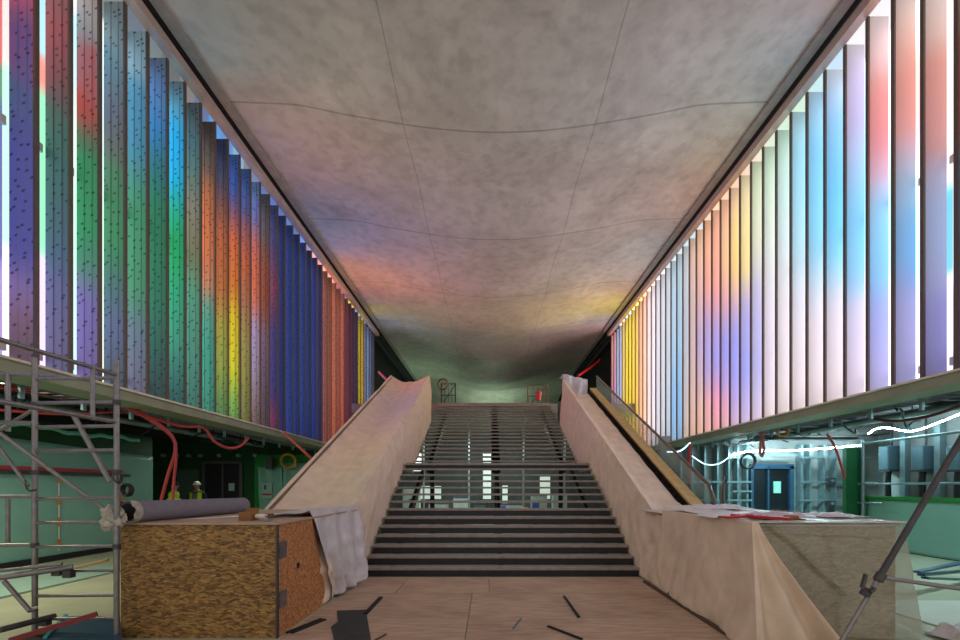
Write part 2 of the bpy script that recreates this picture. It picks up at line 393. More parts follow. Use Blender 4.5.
def ramp(st, t):
    if t <= st[0][0]: return st[0][1]
    for a, b in zip(st, st[1:]):
        if t <= b[0]:
            k = (t-a[0])/(b[0]-a[0]); return tuple(p+(q-p)*k for p, q in zip(a[1], b[1]))
    return st[-1][1]
def sat(c, s, v=1.0):
    g = sum(c)/3; return tuple(max(0, min(255, (g+(x-g)*s)*v)) for x in c)
def rowz(z, Y): return 487-(z-CZ)*F/Y

FIN_Z0, FIN_Z1 = 3.22, 9.6
def colour_word(c):
    r, g, b = c; mx, mn = max(c), min(c)
    if mx-mn < 26: return 'white' if mn > 205 else ('pale grey' if mn > 150 else 'grey')
    pale = mn > 140
    if r >= g and r >= b:
        if g > .78*r and b < .75*r: w = 'yellow'
        elif g > b*1.12: w = 'peach' if pale else ('orange' if r > 175 else 'brown')
        elif b > g*1.12: w = 'pink' if pale else 'magenta'
        else: w = 'pink' if pale else 'red'
        if pale and w != 'peach': return 'pale '+w if w != 'pink' else 'pink'
        return w
    if g >= b:
        return 'pale green' if pale else ('teal' if b > .8*g else 'green')
    if g > r*1.2 and g > .75*b: return 'pale blue' if pale else 'cyan'
    if r > g*1.02: return 'lilac' if pale else 'purple'
    return 'pale blue' if pale else ('blue' if mx > 155 else 'navy blue')
ORD = ['first','second','third','fourth','fifth','sixth','seventh','eighth','ninth','tenth','eleventh','twelfth','thirteenth',
 'fourteenth','fifteenth','sixteenth','seventeenth','eighteenth','nineteenth','twentieth']
def ordinal(i): return ORD[i]

def pale(c, k): return tuple(v+(255-v)*k for v in c)
def make_fin(side, k, Y, tab, n_all, depth=.35):
    s = -1 if side == 'left' else 1
    st = tab[k]
    xin, xout = s*6.22, s*(6.22+depth)
    mid = ramp(st, rowz(8.6, Y)); low = ramp(st, rowz(4.2, Y)); a, b = colour_word(mid), colour_word(low)
    cw = a if a == b else '%s above, %s below' % (a, b)
    from_end = n_all-1-k
    where = ('%s from near end' % ordinal(k)) if k < 20 else ('%s from far end' % ordinal(from_end))
    kind = 'dotted' if side == 'left' else 'smooth'
    lab = '%s fin, %s, on the %s wall, %s' % (kind, cw, side, where)
    root = thing('wall_fin', lab, 'fin', (xin, Y, FIN_Z0), '%s wall fins' % side)
    us = [0,.26,.29,.32,.62,.65,.68,1]; off = [0,0,-.010,0,0,-.010,0,0] if side == 'left' else [0]*8
    th = .035; m = MB(); m.c = []
    for j in range(NZ+1):
        z = FIN_Z0+(FIN_Z1-FIN_Z0)*j/NZ
        for f in (0, 1):
            for u, o in zip(us, off):
                x = xin+(xout-xin)*(.04+.96*u)
                y = Y+(o if f == 0 else th)
                m.v.append((x, y, z))
                yy = Y; row = rowz(z, Y)
                c = ramp(st, row+(u-.5)*8)
                c = (pale(sat(c, .78, 1.2), .13) if k < 8 else sat(c, .50, .86)) if side == 'left' else pale(sat(c, .9), .62)
                g = (.62 if 19 < k < 28 else .95) if side == 'left' else (.70 if k > 26 else .96)
                m.c.append(tuple(q*g for q in lin(c)))
    W = 2*len(us)
    for j in range(NZ):
        ring = list(range(len(us)))+[len(us)+q for q in range(len(us)-1, -1, -1)]
        for q in range(len(ring)):
            a0, b0 = ring[q], ring[(q+1) % len(ring)]
            m.f.append((j*W+a0, j*W+b0, (j+1)*W+b0, (j+1)*W+a0))
    ring = list(range(len(us)))+[len(us)+q for q in range(len(us)-1, -1, -1)]
    m.f.append(tuple(ring[::-1])); m.f.append(tuple(NZ*W+q for q in ring))
    m.build('fin_panel', M_FINL if side == 'left' else M_FINR, root)
    MB().box(min(xin, xin+s*.03), max(xin, xin+s*.03), Y-.005, Y+.052, FIN_Z0, FIN_Z1).build('edge_strip', M_EDGE, root, label='brown metal edge strip')
    if k < 9:
        for zb in (3.40, 6.38):
            xb = s*6.60
            br = MB().box(min(xb, xb+s*.04), max(xb, xb+s*.04), Y-.17, Y-.005, zb, zb+.12).build('clamp_bracket', M_WHITE, root, label='white clamp bracket')
            xh = xb-s*.004
            MB().tube([(xh, Y-.09, zb+.06), (xb+s*.01, Y-.09, zb+.06)], .018, 8).build('hole_disc', M_BLACK, br)  # black disc set in for the dark of the bracket's hole
    return root

YL = [5.65+.4625*i for i in range(37)]
YR = [5.87+.4625*i for i in range(37)]
for k, Y in enumerate(YL): make_fin('left', k, Y, LEFT, 37)
for k, Y in enumerate(YR): make_fin('right', k, Y, RIGHT, 37)

def pale(c, k): return tuple(v+(255-v)*k for v in c)
NEAR_L = {  # bay before fin k
-1:[(0,(240,80,78)),(60,(238,90,80)),(66,(50,150,90)),(105,(60,150,100)),(112,(58,74,172)),(262,(60,78,175)),(268,(165,140,225)),(380,(160,135,215))],
0:[(0,(240,80,78)),(62,(238,90,80)),(66,(50,150,90)),(100,(60,150,100)),(108,(58,74,172)),(260,(60,78,175)),(266,(165,140,225)),(380,(160,135,215))],
1:[(0,(250,205,200)),(90,(248,214,205)),(95,(180,250,212)),(258,(185,250,214)),(262,(250,244,252)),(350,(245,238,252))],
2:[(0,(245,245,238)),(16,(150,214,226)),(80,(160,220,228)),(88,(232,130,112)),(112,(228,130,112)),(118,(130,226,178)),(265,(130,224,176)),(272,(225,205,238)),(380,(228,205,240))],
3:[(0,(250,244,226)),(30,(250,248,240)),(45,(170,226,236)),(110,(190,232,230)),(150,(216,250,232)),(260,(186,248,214)),(300,(190,240,232)),(380,(190,238,230))],
4:[(0,(235,245,245)),(150,(220,246,240)),(240,(214,250,230)),(330,(226,246,226)),(400,(240,244,220))]}
NEAR_R = {0:[(0,(246,226,220)),(5,(226,66,60)),(128,(232,60,56)),(132,(10,160,218)),(222,(10,158,214)),(226,(56,56,140)),(380,(58,60,150))],
1:[(0,(252,246,236)),(145,(252,240,236)),(230,(250,250,255)),(285,(250,250,255)),(290,(170,160,232)),(350,(160,160,236)),(352,(70,70,190)),(390,(70,70,190))],
2:[(0,(246,238,226)),(20,(248,240,230)),(130,(250,226,220)),(200,(235,246,252)),(210,(60,180,226)),(284,(80,185,228)),(290,(240,226,236)),(390,(238,228,240))]}
def light_wall(side):
    s = -1 if side == 'left' else 1
    Ys = YL if side == 'left' else YR; tab = LEFT if side == 'left' else RIGHT; near = NEAR_L if side == 'left' else NEAR_R
    m = MB(); m.c = []; nzz = 64; zl, zh = 3.2, 10.35
    # columns: bays before each fin, plus three bays nearer than the first fin
    edges = [Ys[0]-.4625*q for q in range(9, 0, -1)]+list(Ys)
    cols = []
    for i, (a, b) in enumerate(zip(edges, edges[1:])):
        k = i-8
        cols.append((a, b, k))
    n = 0
    for a, b, k in cols:
        st = near.get(max(k, -1) if side == 'left' else max(k, 0))
        for j in range(nzz+1):
            z = zl+(zh-zl)*j/nzz
            for Y in (a, b):
                if st is not None and k <= (4 if side == 'left' else 2):
                    Yr = max(Y, Ys[0]); c = ramp(st, rowz(z, max(b, Ys[0]) if k >= 0 else Ys[0]))
                else:
                    c = pale(sat(ramp(tab[min(max(k, 0), 36)], rowz(z, b)), 1.45 if side == 'left' else 1.6), .28 if side == 'left' else .25)
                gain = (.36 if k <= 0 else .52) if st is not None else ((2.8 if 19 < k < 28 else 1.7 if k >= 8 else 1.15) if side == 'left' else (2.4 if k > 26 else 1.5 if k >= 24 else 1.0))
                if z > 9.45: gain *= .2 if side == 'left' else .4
                m.v.append((s*6.66, Y, z)); m.c.append(tuple(q*gain for q in lin(c)))
        for j in range(nzz):
            q = n+j*2; m.f.append((q, q+1, q+3, q+2))
        n += 2*(nzz+1)
    o = m.build('wall_'+side, M_LITL if side == 'left' else M_LITR); o['kind'] = 'structure'
    o.data.flip_normals() if side == 'left' else None
light_wall('left'); light_wall('right')

# ------------------------------------------------------------------ setting: floors, ceiling, walls, rails, beams
FY0 = 1.2
struct('floor', MB().box(-14, 14, FY0, 44, -.2, 0), mat('pale screed', (176,178,150), .5, 0, .1, 2.5))
STAIR_TOP = 5.3
struct('floor', MB().box(-6.9, 6.9, 18.95, 44, STAIR_TOP-.4, STAIR_TOP), M_CONC)

def ceil_z(x, y):
    u = min(1, abs(x)/6.0)
    prof = .5+.5*math.cos(PI*u)
    sag = .56+.10*math.cos(2*PI*(y-9.2)/4.0)
    edge = .05*math.sin(2*PI*(y-8.0)/4.0)*math.exp(-((u-.72)/.10)**2)
    far = max(0, y-22)
    wave = (.55*math.exp(-((y-29)/3.2)**2))*prof - .03*far*prof*0
    end = .0 if y < 34 else .05*(y-34)**2
    return 9.90-sag*prof-wave+edge-end*.6
cz0 = struct('ceiling', MB().grid(lambda a, b: (-6.0+12.0*a, FY0+42.5*b, ceil_z(-6.0+12.0*a, FY0+42.5*b)), 64, 200), M_CEIL, smooth=True, solid=.0)
cz0.data.transform(Matrix.Translation(cz0.location)); cz0.location = (0,0,0)
struct('wall_back', MB().box(-14, 14, 43.7, 43.9, 0, 10.4), mat('pale green end wall', (150,176,150), .7, 0, .1, 1))
struct('ceiling', MB().box(-7.2, 7.2, FY0, 44, 10.36, 10.5), M_DARK)  # added roof slab, shuts out world light above the ceiling edges
n = 1
for s in (-1, 1):
    a, b = sorted((s*6.07, s*6.24)); struct('trim_%d' % n, MB().box(a, b, FY0, 22.7, 9.62, 9.80), M_RAIL); n += 1
    a, b = sorted((s*6.07, s*6.24)); struct('trim_%d' % n, MB().box(a, b, 22.7, 44, 9.62, 9.80), M_DARK); n += 1  # rail carries on here, its shade put in by a dark colour
    a, b = sorted((s*5.98, s*6.07)); struct('trim_%d' % n, MB().box(a, b, FY0, 44, 9.84, 9.96), M_DARK); n += 1  # dark solid strip painted in for the shadow gap above the rail
    a, b = sorted((s*5.78, s*5.97)); struct('trim_%d' % n, MB().box(a, b, FY0, 44, 9.83, 9.98), mat('grey slab edge', (150,142,136), .7, 0, .15, 4)); n += 1
    # channel beam under the fins
    a, b = sorted((s*6.17, s*6.72)); struct('trim_%d' % n, MB().box(a, b, FY0, 22.6, 3.02, 3.175), M_BEAM); n += 1
    a, b = sorted((s*6.12, s*6.72)); struct('trim_%d' % n, MB().box(a, b, FY0, 22.6, 3.175, 3.205), M_BEAMTOP); n += 1
    # soffit over the side aisles and dark upper void beyond the fins
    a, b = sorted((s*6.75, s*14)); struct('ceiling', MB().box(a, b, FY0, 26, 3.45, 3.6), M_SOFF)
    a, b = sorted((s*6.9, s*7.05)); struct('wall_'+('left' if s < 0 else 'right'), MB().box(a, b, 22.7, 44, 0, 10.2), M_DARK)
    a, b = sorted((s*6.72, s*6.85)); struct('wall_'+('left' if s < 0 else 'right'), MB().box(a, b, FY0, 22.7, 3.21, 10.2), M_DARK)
struct('wall_back', MB().box(-6.9, 6.9, 26, 26.2, 0, STAIR_TOP-.4), mat('dim grey lower wall', (96,104,104), .8, 0, .2, 1))

# left aisle walls
struct('wall_left', MB().box(-9.92, -9.76, FY0, 12.1, 0, 3.0), M_GREEN)
struct('wall_left', MB().box(-9.92, -9.76, FY0, 12.1, 3.0, 3.45), M_DARK)
struct('wall_back', MB().box(-14, -6.0, 17.0, 17.2, 0, 3.45), M_GREEN)
struct('wall_left', MB().box(-14.2, -14, FY0, 26, 0, 3.6), M_GREEN)
# right aisle walls
M_CTEAL = M_CONC
struct('wall_right', MB().box(10.6, 10.75, FY0, 11.5, 0, 3.45), M_CONC)
struct('wall_back', MB().box(6.0, 14, 15.5, 15.7, 0, 3.45), M_CONC)
struct('wall_right', MB().box(13.9, 14.1, FY0, 26, 0, 3.6), M_CONC)

# ------------------------------------------------------------------ plywood sheets on the floor
def sheet(x0, x1, y0, y1, label):
    t = MB().box(x0+.006, x1-.006, y0+.006, y1-.006, 0.001, .018).build('plywood_sheet', M_PLY, bevel=.002)
    return tag(t, label, 'plywood sheet', 'plywood sheets protecting the floor')
sheet(-2.40, -.47, 3.9, 6.37, 'large plywood floor sheet on the left, lying under the dark grey scrap')
sheet(-.47, 2.42, 3.9, 6.37, 'large plywood floor sheet right of the long centre seam, crossed by two dark strips')
sheet(-2.40, -1.62, 6.37, 7.5, 'small plywood sheet at the left foot of the stairs beside the plastic')
sheet(-1.62, -.22, 6.37, 7.5, 'darker short plywood sheet at the foot of the stairs, left of the seam')
sheet(-.22, 2.42, 6.37, 7.5, 'long plywood sheet at the foot of the stairs, right of the seam')
scrap = MB()
sp = [P(336,609,0),P(336,609,0)]
def onfloor(px, py, z=.0): Y = F*(CZ-z)/(py-487); v = P(px, py, Y); return Vector((v.x, v.y, z))
m = MB(); ring = [onfloor(*q, .022) for q in ((337,611),(366,610),(368,623),(371,640),(334,640),(331,627),(338,622))]
m.v = [tuple(p) for p in ring]+[tuple(p+Vector((0,0,.006))) for p in ring]; nn = len(ring)
m.f = [tuple(range(nn))[::-1], tuple(range(nn, 2*nn))]+[(i, (i+1) % nn, (i+1) % nn+nn, i+nn) for i in range(nn)]
tag(m.build('rubber_mat', mat('dark grey mat', (52,54,56), .8, 0, .15, 8)), 'irregular dark grey mat scrap on the plywood near the crate', 'mat')
for (a, b, w, lab) in (((365,614),(381,597),.055,'dark strip of timber leaning away from the grey mat, left of the floor'),
                       ((564,596),(579,617),.03,'short dark strip on the plywood right of centre, nearer the stairs'),
                       ((548,626),(582,639),.03,'thin dark strip on the plywood, nearest the camera on the right'),
                       ((513,628),(521,618),.012,'tiny pale green sliver on the plywood in the middle')):
    tag(MB().bar(onfloor(*a, .03), onfloor(*b, .03), w, .014).build('timber_strip', M_DARK if w > .02 else M_PIPE), lab, 'strip', 'loose strips on the floor')
tag(MB().bar(onfloor(375,640,.03), onfloor(386,634,.03), .02, .012).build('timber_strip', M_BROWN), 'thin brown stick on the plywood beside the grey mat', 'strip', 'loose strips on the floor')
# dark bar added for the dark line at the plywood's right edge
tag(MB().bar((2.31,4.3,.03), (2.36,7.1,.03), .05, .03).build('ply_edge_bar', mat('dark ply edge', (80,62,50), .7)), 'dark ply edge bar along the foot of the draped sheeting', 'batten')
tag(MB().bar((-2.38,4.62,.02), (-2.2,5.1,.02), .10, .02).build('timber_offcut', M_DARK), 'dark offcut on the floor at the corner of the crate', 'offcut')

# ------------------------------------------------------------------ staircase
N1, N2 = 14, 19
RISE = STAIR_TOP/33.0; RUN1 = .3; SY0 = 7.6; LAND = SY0+RUN1*13; UP0 = LAND+1.5; RUN2 = .322
SW = 2.46
def step_y(k):            # y of the front edge of tread k (1..33)
    return SY0+RUN1*(k-1) if k <= 14 else UP0+RUN2*(k-15)
def nose_z(y):            # height of the line through the nosings
    if y < SY0: return 0
    if y < LAND: return RISE*(1+(y-SY0)/RUN1)
    if y < UP0: return RISE*14
    return min(STAIR_TOP, RISE*(15+(y-UP0)/RUN2))
st = thing('staircase', 'wide dark grey staircase with open risers rising in the middle of the hall', 'staircase', (0, SY0, 0))
for k in range(1, 33):
    y = step_y(k); z = RISE*k
    if k == 14: continue
    run = RUN1 if k < 14 else RUN2
    MB().box(-SW, SW, y, y+run*(.98 if k < 8 else .92), z-.045, z).build('tread', M_TREAD, st, bevel=.004)
    if k <= 7: MB().box(-SW+.01, SW-.01, y+.022, y+.04, z-RISE+.001, z-.046).build('riser', M_RISER, st)
MB().box(-SW, SW, LAND, UP0+.3, RISE*14-.06, RISE*14).build('landing', M_TREAD, st, bevel=.004)
MB().box(-SW, SW, LAND+.03, LAND+.10, RISE*14-.17, RISE*14-.06).build('landing_beam', M_RISER, st)
MB().box(-SW, SW, UP0+RUN2*17.9, 18.94, STAIR_TOP-.35, STAIR_TOP-.0).build('top_edge', M_TREAD, st)
for x in (-2.05, -.0, 2.05):
    w = .12 if x else .26
    MB().bar((x, SY0+.45, .05), (x, LAND+.3, RISE*14-.28), .08, .2).build('stringer', M_RISER, st)
    MB().bar((x, UP0, RISE*14-.12), (x, 18.8, STAIR_TOP-.36), w, .22).build('stringer', M_RISER, st)
for x in (-1.9, 0, 1.9):
    MB().box(x-.06, x+.06, UP0-.4, UP0-.28, 0, RISE*14-.07).build('post', M_RISER, st)

# things seen through the open risers
M_LAMP = mat('white lamp panel', (255,255,255), .5, emis=(226,240,232), strength=1.6)
M_GLOW = mat('lit window', (220,235,228), .5, emis=(190,215,200), strength=.55)
def lamp(x, y, z, sx, sz, lab, m=M_LAMP):
    t = thing('light_panel', lab, 'lamp', (x, y, z), 'light panels in the room behind the stairs')
    MB().box(x-sx/2-.04, x+sx/2+.04, y, y+.1, z-.04, z+sz+.04).build('housing', M_STEELD, t)
    MB().box(x-.04, x+.04, y+.02, y+.08, 0, z-.041).build('stand', M_STEELD, t)
    MB().box(x-sx/2, x+sx/2, y-.02, y-.001, z, z+sz).build('diffuser', m, t)
def P2(px, py, Y): v = P(px, py, Y); return v
for (px, py, Y, w, h, lab, mm) in ((487,499,24,.45,2.6,'tall narrow lit panel seen through the middle of the stairs',M_GLOW),
                     (505,503,24.5,.30,1.0,'small lit panel just right of the tall one behind the stairs',M_GLOW),
                     (416,471,20,.50,.9,'bright lit panel at the upper left seen through the open risers',M_LAMP),
                     (545,499,23,.55,1.2,'greenish lit panel at the right seen through the open risers',M_GLOW),
                     (430,499,23,1.2,.7,'low wide lit panel behind the stairs at the left',M_GLOW)):
    v = P(px, py, Y); lamp(v.x, Y, max(.25, v.z), w, h, lab, mm)
rnd = random.Random(3)
bxs = [(-2.6,20,.9,.8,'grey box, leftmost of those stored behind the stairs'),(-1.5,19.4,.7,1.1,'tall pale box behind the stairs left of centre'),
       (-.7,21,.5,.6,'small box behind the stairs beside the tall lit panel'),(.9,20.2,1.0,.75,'wide pale box behind the stairs right of centre'),
       (2.1,19.6,.7,1.2,'tall grey box behind the stairs, rightmost of the row')]
for (x, y, w, h, lab) in bxs:
    t = thing('storage_box', lab, 'box', (x, y, 0), 'boxes stored behind the stairs')
    MB().box(x-w/2, x+w/2, y, y+.6, 0, h).build('body', mat('pale grey green box', (150,168,160), .5, 0, .15, 3), t, bevel=.01)
    MB().box(x-w/2-.02, x+w/2+.02, y-.02, y+.62, h+.001, h+.05).build('lid', mat('box lid', (60,80,96), .5), t)
for (px, py, Y, w, h, c_, lab, nm, cat) in (
    (452,506,17.6,.9,.35,(214,196,120),'low pale yellow timber pallet behind the stairs, left of centre','pallet','pallet'),
    (500,507,18.2,.5,.8,(60,90,150),'blue drum-like crate behind the stairs near the middle','blue_crate','crate'),
    (536,506,17.8,.28,.95,(50,84,160),'narrow blue crate behind the stairs right of the yellow one','blue_crate','crate'),
    (524,500,18.4,.35,.7,(220,170,70),'small yellow crate behind the stairs right of centre','yellow_crate','crate'),
    (560,500,17.9,.6,1.3,(150,176,166),'pale green cabinet behind the stairs at the far right','cabinet','cabinet'),
    (411,498,17.9,.7,1.5,(166,190,180),'pale green cabinet behind the stairs at the far left','cabinet','cabinet')):
    v = P(px, py, Y); t = thing(nm, lab, cat, (v.x, Y, 0))
    mm_ = mat('paint %d %d %d' % c_, c_, .6, 0, .1, 4)
    MB().box(v.x-w/2, v.x+w/2, Y, Y+.4, .06, h).build('body', mm_, t, bevel=.015)
    MB().box(v.x-w/2+.03, v.x+w/2-.03, Y+.03, Y+.37, 0, .06).build('base', M_STEELD, t)
    MB().box(v.x-.08, v.x+.08, Y-.02, Y, h*.7, h*.7+.04).build('handle', M_STEELD, t)
for i, (x, nm) in enumerate(((-3.1,'leftmost'),(-1.1,'second from the left'),(1.3,'third from the left'),(3.1,'rightmost'))):
    t = thing('steel_prop', 'slim steel prop under the upper floor behind the stairs, %s of four' % nm, 'prop', (x, 18.8, 0), 'steel props behind the stairs')
    MB().tube([(x,18.8,0.02),(x,18.8,4.85)], .045, 10).build('shaft', M_PIPE, t, smooth=True)
    MB().box(x-.12, x+.12, 18.68, 18.92, 0, .02).build('base_plate', M_STEELD, t)

# barriers at the top of the stairs
def barrier(pts, y, lab, mat_):
    t = thing('safety_barrier', lab, 'barrier', (pts[0], y, STAIR_TOP))
    x0, x1 = pts
    for x in (x0, x1):
        MB().tube([(x, y, STAIR_TOP+.001), (x, y, STAIR_TOP+1.15)], .028, 8).build('post', mat_, t)
    for z in (.1, .6, 1.13):
        MB().tube([(x0, y, STAIR_TOP+z), (x1, y, STAIR_TOP+z)], .02, 8).build('rail', mat_, t)
    MB().tube([(x0, y, STAIR_TOP+.1), (x1, y, STAIR_TOP+1.1)], .015, 8).build('brace', mat_, t)
    for k in range(1, 4):
        x = x0+(x1-x0)*k/4
        MB().tube([(x, y, STAIR_TOP+.1), (x, y, STAIR_TOP+1.12)], .01, 6).build('bar', mat_, t)
barrier((-2.45,-1.80), 20.0, 'dark tube barrier at the left of the top step', M_BLACK)
barrier((1.62,2.55), 20.2, 'reddish brown mesh barrier at the right of the top step', M_BROWN)
cable('cable_coil', coil((-2.35, 19.6, STAIR_TOP+1.02), (.3,1,0), .24, .02, 3), .028, M_BROWN, 'brown hose coil hanging on the barrier at the top left of the stairs', 'hose')
t = thing('fire_bucket', 'red bucket hanging on the barrier at the top right of the stairs', 'bucket', (2.1, 20.0, STAIR_TOP+.35))
MB().tube([(2.1,20.0,STAIR_TOP+.35),(2.1,20.0,STAIR_TOP+.75)], [.10,.15], 14).build('body', M_RED, t, smooth=True)
MB().tube(smooth_path([(1.96,20,STAIR_TOP+.74),(2.1,20,STAIR_TOP+.92),(2.24,20,STAIR_TOP+.74)]), .008, 6).build('handle', M_BLACK, t)

# ------------------------------------------------------------------ escalators
def rail_z(y):      # top of balustrade
    return 1.14 if y < 7.3 else min(1.14+.502*(y-7.3), 6.05)
def esc(s, label):
    t = thing('escalator', label, 'escalator', (s*3.35, 6.2, 0))
    xi, xo = s*2.62, s*4.06
    def prof(y0, y1, dz, n=30):
        return [(y0+(y1-y0)*i/n, rail_z(y0+(y1-y0)*i/n)+dz) for i in range(n+1)]
    # truss body
    for nm, a, b, zt, mm in (('truss', xi+s*.05, xo-s*.02, -.98, M_STEELD),):
        m = MB(); pr = prof(7.9, 18.0, zt)
        for (y, z) in pr:
            m.v += [(a, y, max(.0, z-1.0)), (b, y, max(.0, z-1.0)), (b, y, z+.0), (a, y, z+.0)]
        for i in range(len(pr)-1):
            q = i*4
            for c in range(4): m.f.append((q+c, q+(c+1) % 4, q+4+(c+1) % 4, q+4+c))
        m.f += [(3,2,1,0), tuple(len(m.v)-4+c for c in range(4))]
        m.build(nm, mm, t)
    def strip(nm, xa, xb, d0, d1, y0, y1, mm, lab=None):
        m = MB(); pr = prof(y0, y1, 0)
        for (y, z) in pr: m.v += [(xa, y, z+d0), (xb, y, z+d0), (xb, y, z+d1), (xa, y, z+d1)]
        for i in range(len(pr)-1):
            q = i*4
            for c in range(4): m.f.append((q+c, q+(c+1) % 4, q+4+(c+1) % 4, q+4+c))
        m.f += [(3,2,1,0), tuple(len(m.v)-4+c for c in range(4))]
        return m.build(nm, mm, t, label=lab)
    if s > 0:
        strip('glass_balustrade', xo-.01, xo+.01, -.6, -.02, 8.3, 17.0, M_GLASS, 'dusty glass panel')
        strip('skirt_panel', xo-.34, xo-.30, -1.0, -.42, 8.3, 16.6, mat('dark skirt', (60,54,48), .4, .3), None)
        strip('deck_capping', xo-.36, xo-.12, -.42, -.36, 8.2, 16.6, M_DECK, 'pale plywood capping')
        strip('deck_capping', xo-.12, xo-.03, -.50, -.46, 8.2, 16.6, mat('pale metal deck', (190,182,160), .35, .4), 'pale metal deck strip')
        for i in range(44):
            y = 8.4+i*.185; z = rail_z(y)
            MB().box(xo-.47, xo-.37, y, y+.10, z-.66, z-.50).build('step_tooth', M_BLACK, t)
        hp = [(xo, 8.15, .72), (xo, 7.98, .86), (xo, 7.98, 1.04), (xo, 8.15, 1.28)]
        pts = [(xo, 8.35+(17.0-8.35)*i/12, rail_z(8.35+(17.0-8.35)*i/12)) for i in range(13)]
        MB().tube(smooth_path([(xo,8.3,.95),(xo,8.12,1.05),(xo,8.1,1.3),(xo,8.3,1.62)]+pts[0:], 8), .034, 10).build('handrail', M_HAND, t, smooth=True)
    else:
        MB().tube([(xo, y, z-.03) for y, z in prof(7.3, 16.9, 0)], .03, 8).build('handrail', M_HAND, t, smooth=True)
        MB().tube([(xi, y, z-.03) for y, z in prof(7.3, 16.9, 0)], .03, 8).build('handrail', M_HAND, t, smooth=True)
        strip('glass_balustrade', xi-.01, xi+.01, -.95, -.06, 7.95, 16.9, M_GLASS)
    if s > 0:
        strip('glass_balustrade', xi+.03, xi+.05, -.95, -.11, 8.2, 16.2, M_GLASS)
        MB().tube([(xi+.04, y, z-.09) for y, z in prof(8.2, 16.2, 0)], .025, 8).build('handrail', M_HAND, t, smooth=True)
    return t
esc(-1, 'escalator left of the stairs, hidden under dusty beige sheeting')
esc(1, 'escalator right of the stairs with uncovered glass balustrade and pale deck capping')

# left sheet over the whole escalator
def left_sheet(u, v):
    y = 5.62+(17.0-5.62)*v
    zt = rail_z(y)+.035
    if y > 15.6: zt += .03*math.sin((y-15.6)*2)
    # cross profile: outer hem, outer ridge, trough, inner ridge, inner hem
    zb = .03 if y < 7.7 else nose_z(y)-.22
    fl = max(0, 1-max(0, y-5.6)/2.4)
    w1 = .018*fbm(y*1.3, u*7, 3)+.03*fl*fbm(y*4, u*5, 8)
    wr = .05*math.sin(y*9+u*5)*fl+.02*math.sin(y*4.5-u*16)
    if u < .10:
        k = u/.10; x = -4.16; z = zt-.55+.55*k
    elif u < .55:
        k = (u-.10)/.45
        x = -4.12+1.46*k; z = zt-.30*math.sin(PI*k)**.8*(1-.5*fl)+.03*fbm(y*.9, k*3, 1)+.03*math.exp(-((k-.5)/.05)**2)
    else:
        k = (u-.55)/.45
        bul = .10*fl*k+wr*k
        x = -2.60+.09*min(1, k*3)+bul*.8; z = zt+(zb-zt)*k
        x += .03*fbm(y*1.5, k*2.2, 5)*min(1, k*4)*(1+2*fl)
        if y > 7.6: x = min(x, -2.475)
    return (x+w1*.3, y+.02*fbm(u*6, y, 9), z+w1)
o = MB().grid(left_sheet, 90, 200).build('plastic_sheet', M_SHEET, smooth=True, solid=.004)
tag(o, 'dusty beige sheeting draped over the whole left escalator beside the stairs', 'sheet')

# right sheet: over the inner balustrade and the steps
def right_sheet(u, v):
    y = 6.25+(16.4-6.25)*v
    zt = rail_z(y)+.03
    fl = max(0, 1-max(0, y-5.3)/3.6)
    zb = .03 if y < 7.7 else nose_z(y)-.2
    if u < .5:
        k = u/.5; x = 2.50+.10*k-.16*fl*(1-k)*(1+.5*math.sin(y*5)); z = zb+(zt-zb)*k
        x += .065*fl*math.sin(y*5+k*8)+.035*fl*math.sin(y*9-k*13)*(1-abs(2*k-1))+.025*fbm(y*1.3, k*2.5, 15)
        if y > 7.6: x = max(x, 2.475)
    elif u < .62:
        k = (u-.5)/.12; x = 2.60+.10*k; z = zt-.012*k
    else:
        k = (u-.62)/.38
        drop = (.52 if y > 8.6 else .52*max(.08, (y-6.9)/1.7))
        kk = min(1, k/.35)
        x = 2.70+.87*k; z = zt-.01-drop*(1-(1-kk)**2)
        z += .02*fbm(y*1.6, k*3, 25)*(1+3*fl)+.07*fl*math.sin(k*13+y*2.2)+.03*fl*math.sin(k*29+y*5)
    return (x, y, z+.012*fbm(y*2.2, u*8, 31))
o = MB().grid(right_sheet, 80, 190).build('plastic_sheet', M_SHEET, smooth=True, solid=.004)
tag(o, 'dusty beige sheeting over the inner side and steps of the right escalator', 'sheet')
# bunched film at the top of the right escalator
def bunch(u, v):
    x = 2.60+.95*u
    if v < .35: k = v/.35; y = 17.1-.75*k; z = 5.95-.22*u-.02*k
    else: k = (v-.35)/.65; y = 16.35-.25*k; z = 5.93-.22*u-1.0*k
    x -= .25*u*max(0, v-.5)
    return (x, y+.09*math.sin(u*14+v*3)*v+.06*fbm(u*4, v*4, 7), z+.04*fbm(u*5, v*5, 4))
tag(MB().grid(bunch, 40, 40).build('plastic_bundle', M_FILM2, smooth=True, solid=.004), 'bunched pale plastic at the top of the right escalator', 'plastic')
# crumpled white corner lying where the sheet meets the crate
def crumple(c, w, d, h, seed):
    def fn(u, v):
        x = (u-.5)*w; y = (v-.5)*d
        e = min(1, 4*min(u, 1-u, v, 1-v)+.02)
        return (c[0]+x+.04*fbm(u*3, v*3, seed), c[1]+y+.04*fbm(u*3, v*3, seed+5), c[2]+e*h*(.45+.6*abs(fbm(u*3, v*3, seed+9)))+.002)
    return fn
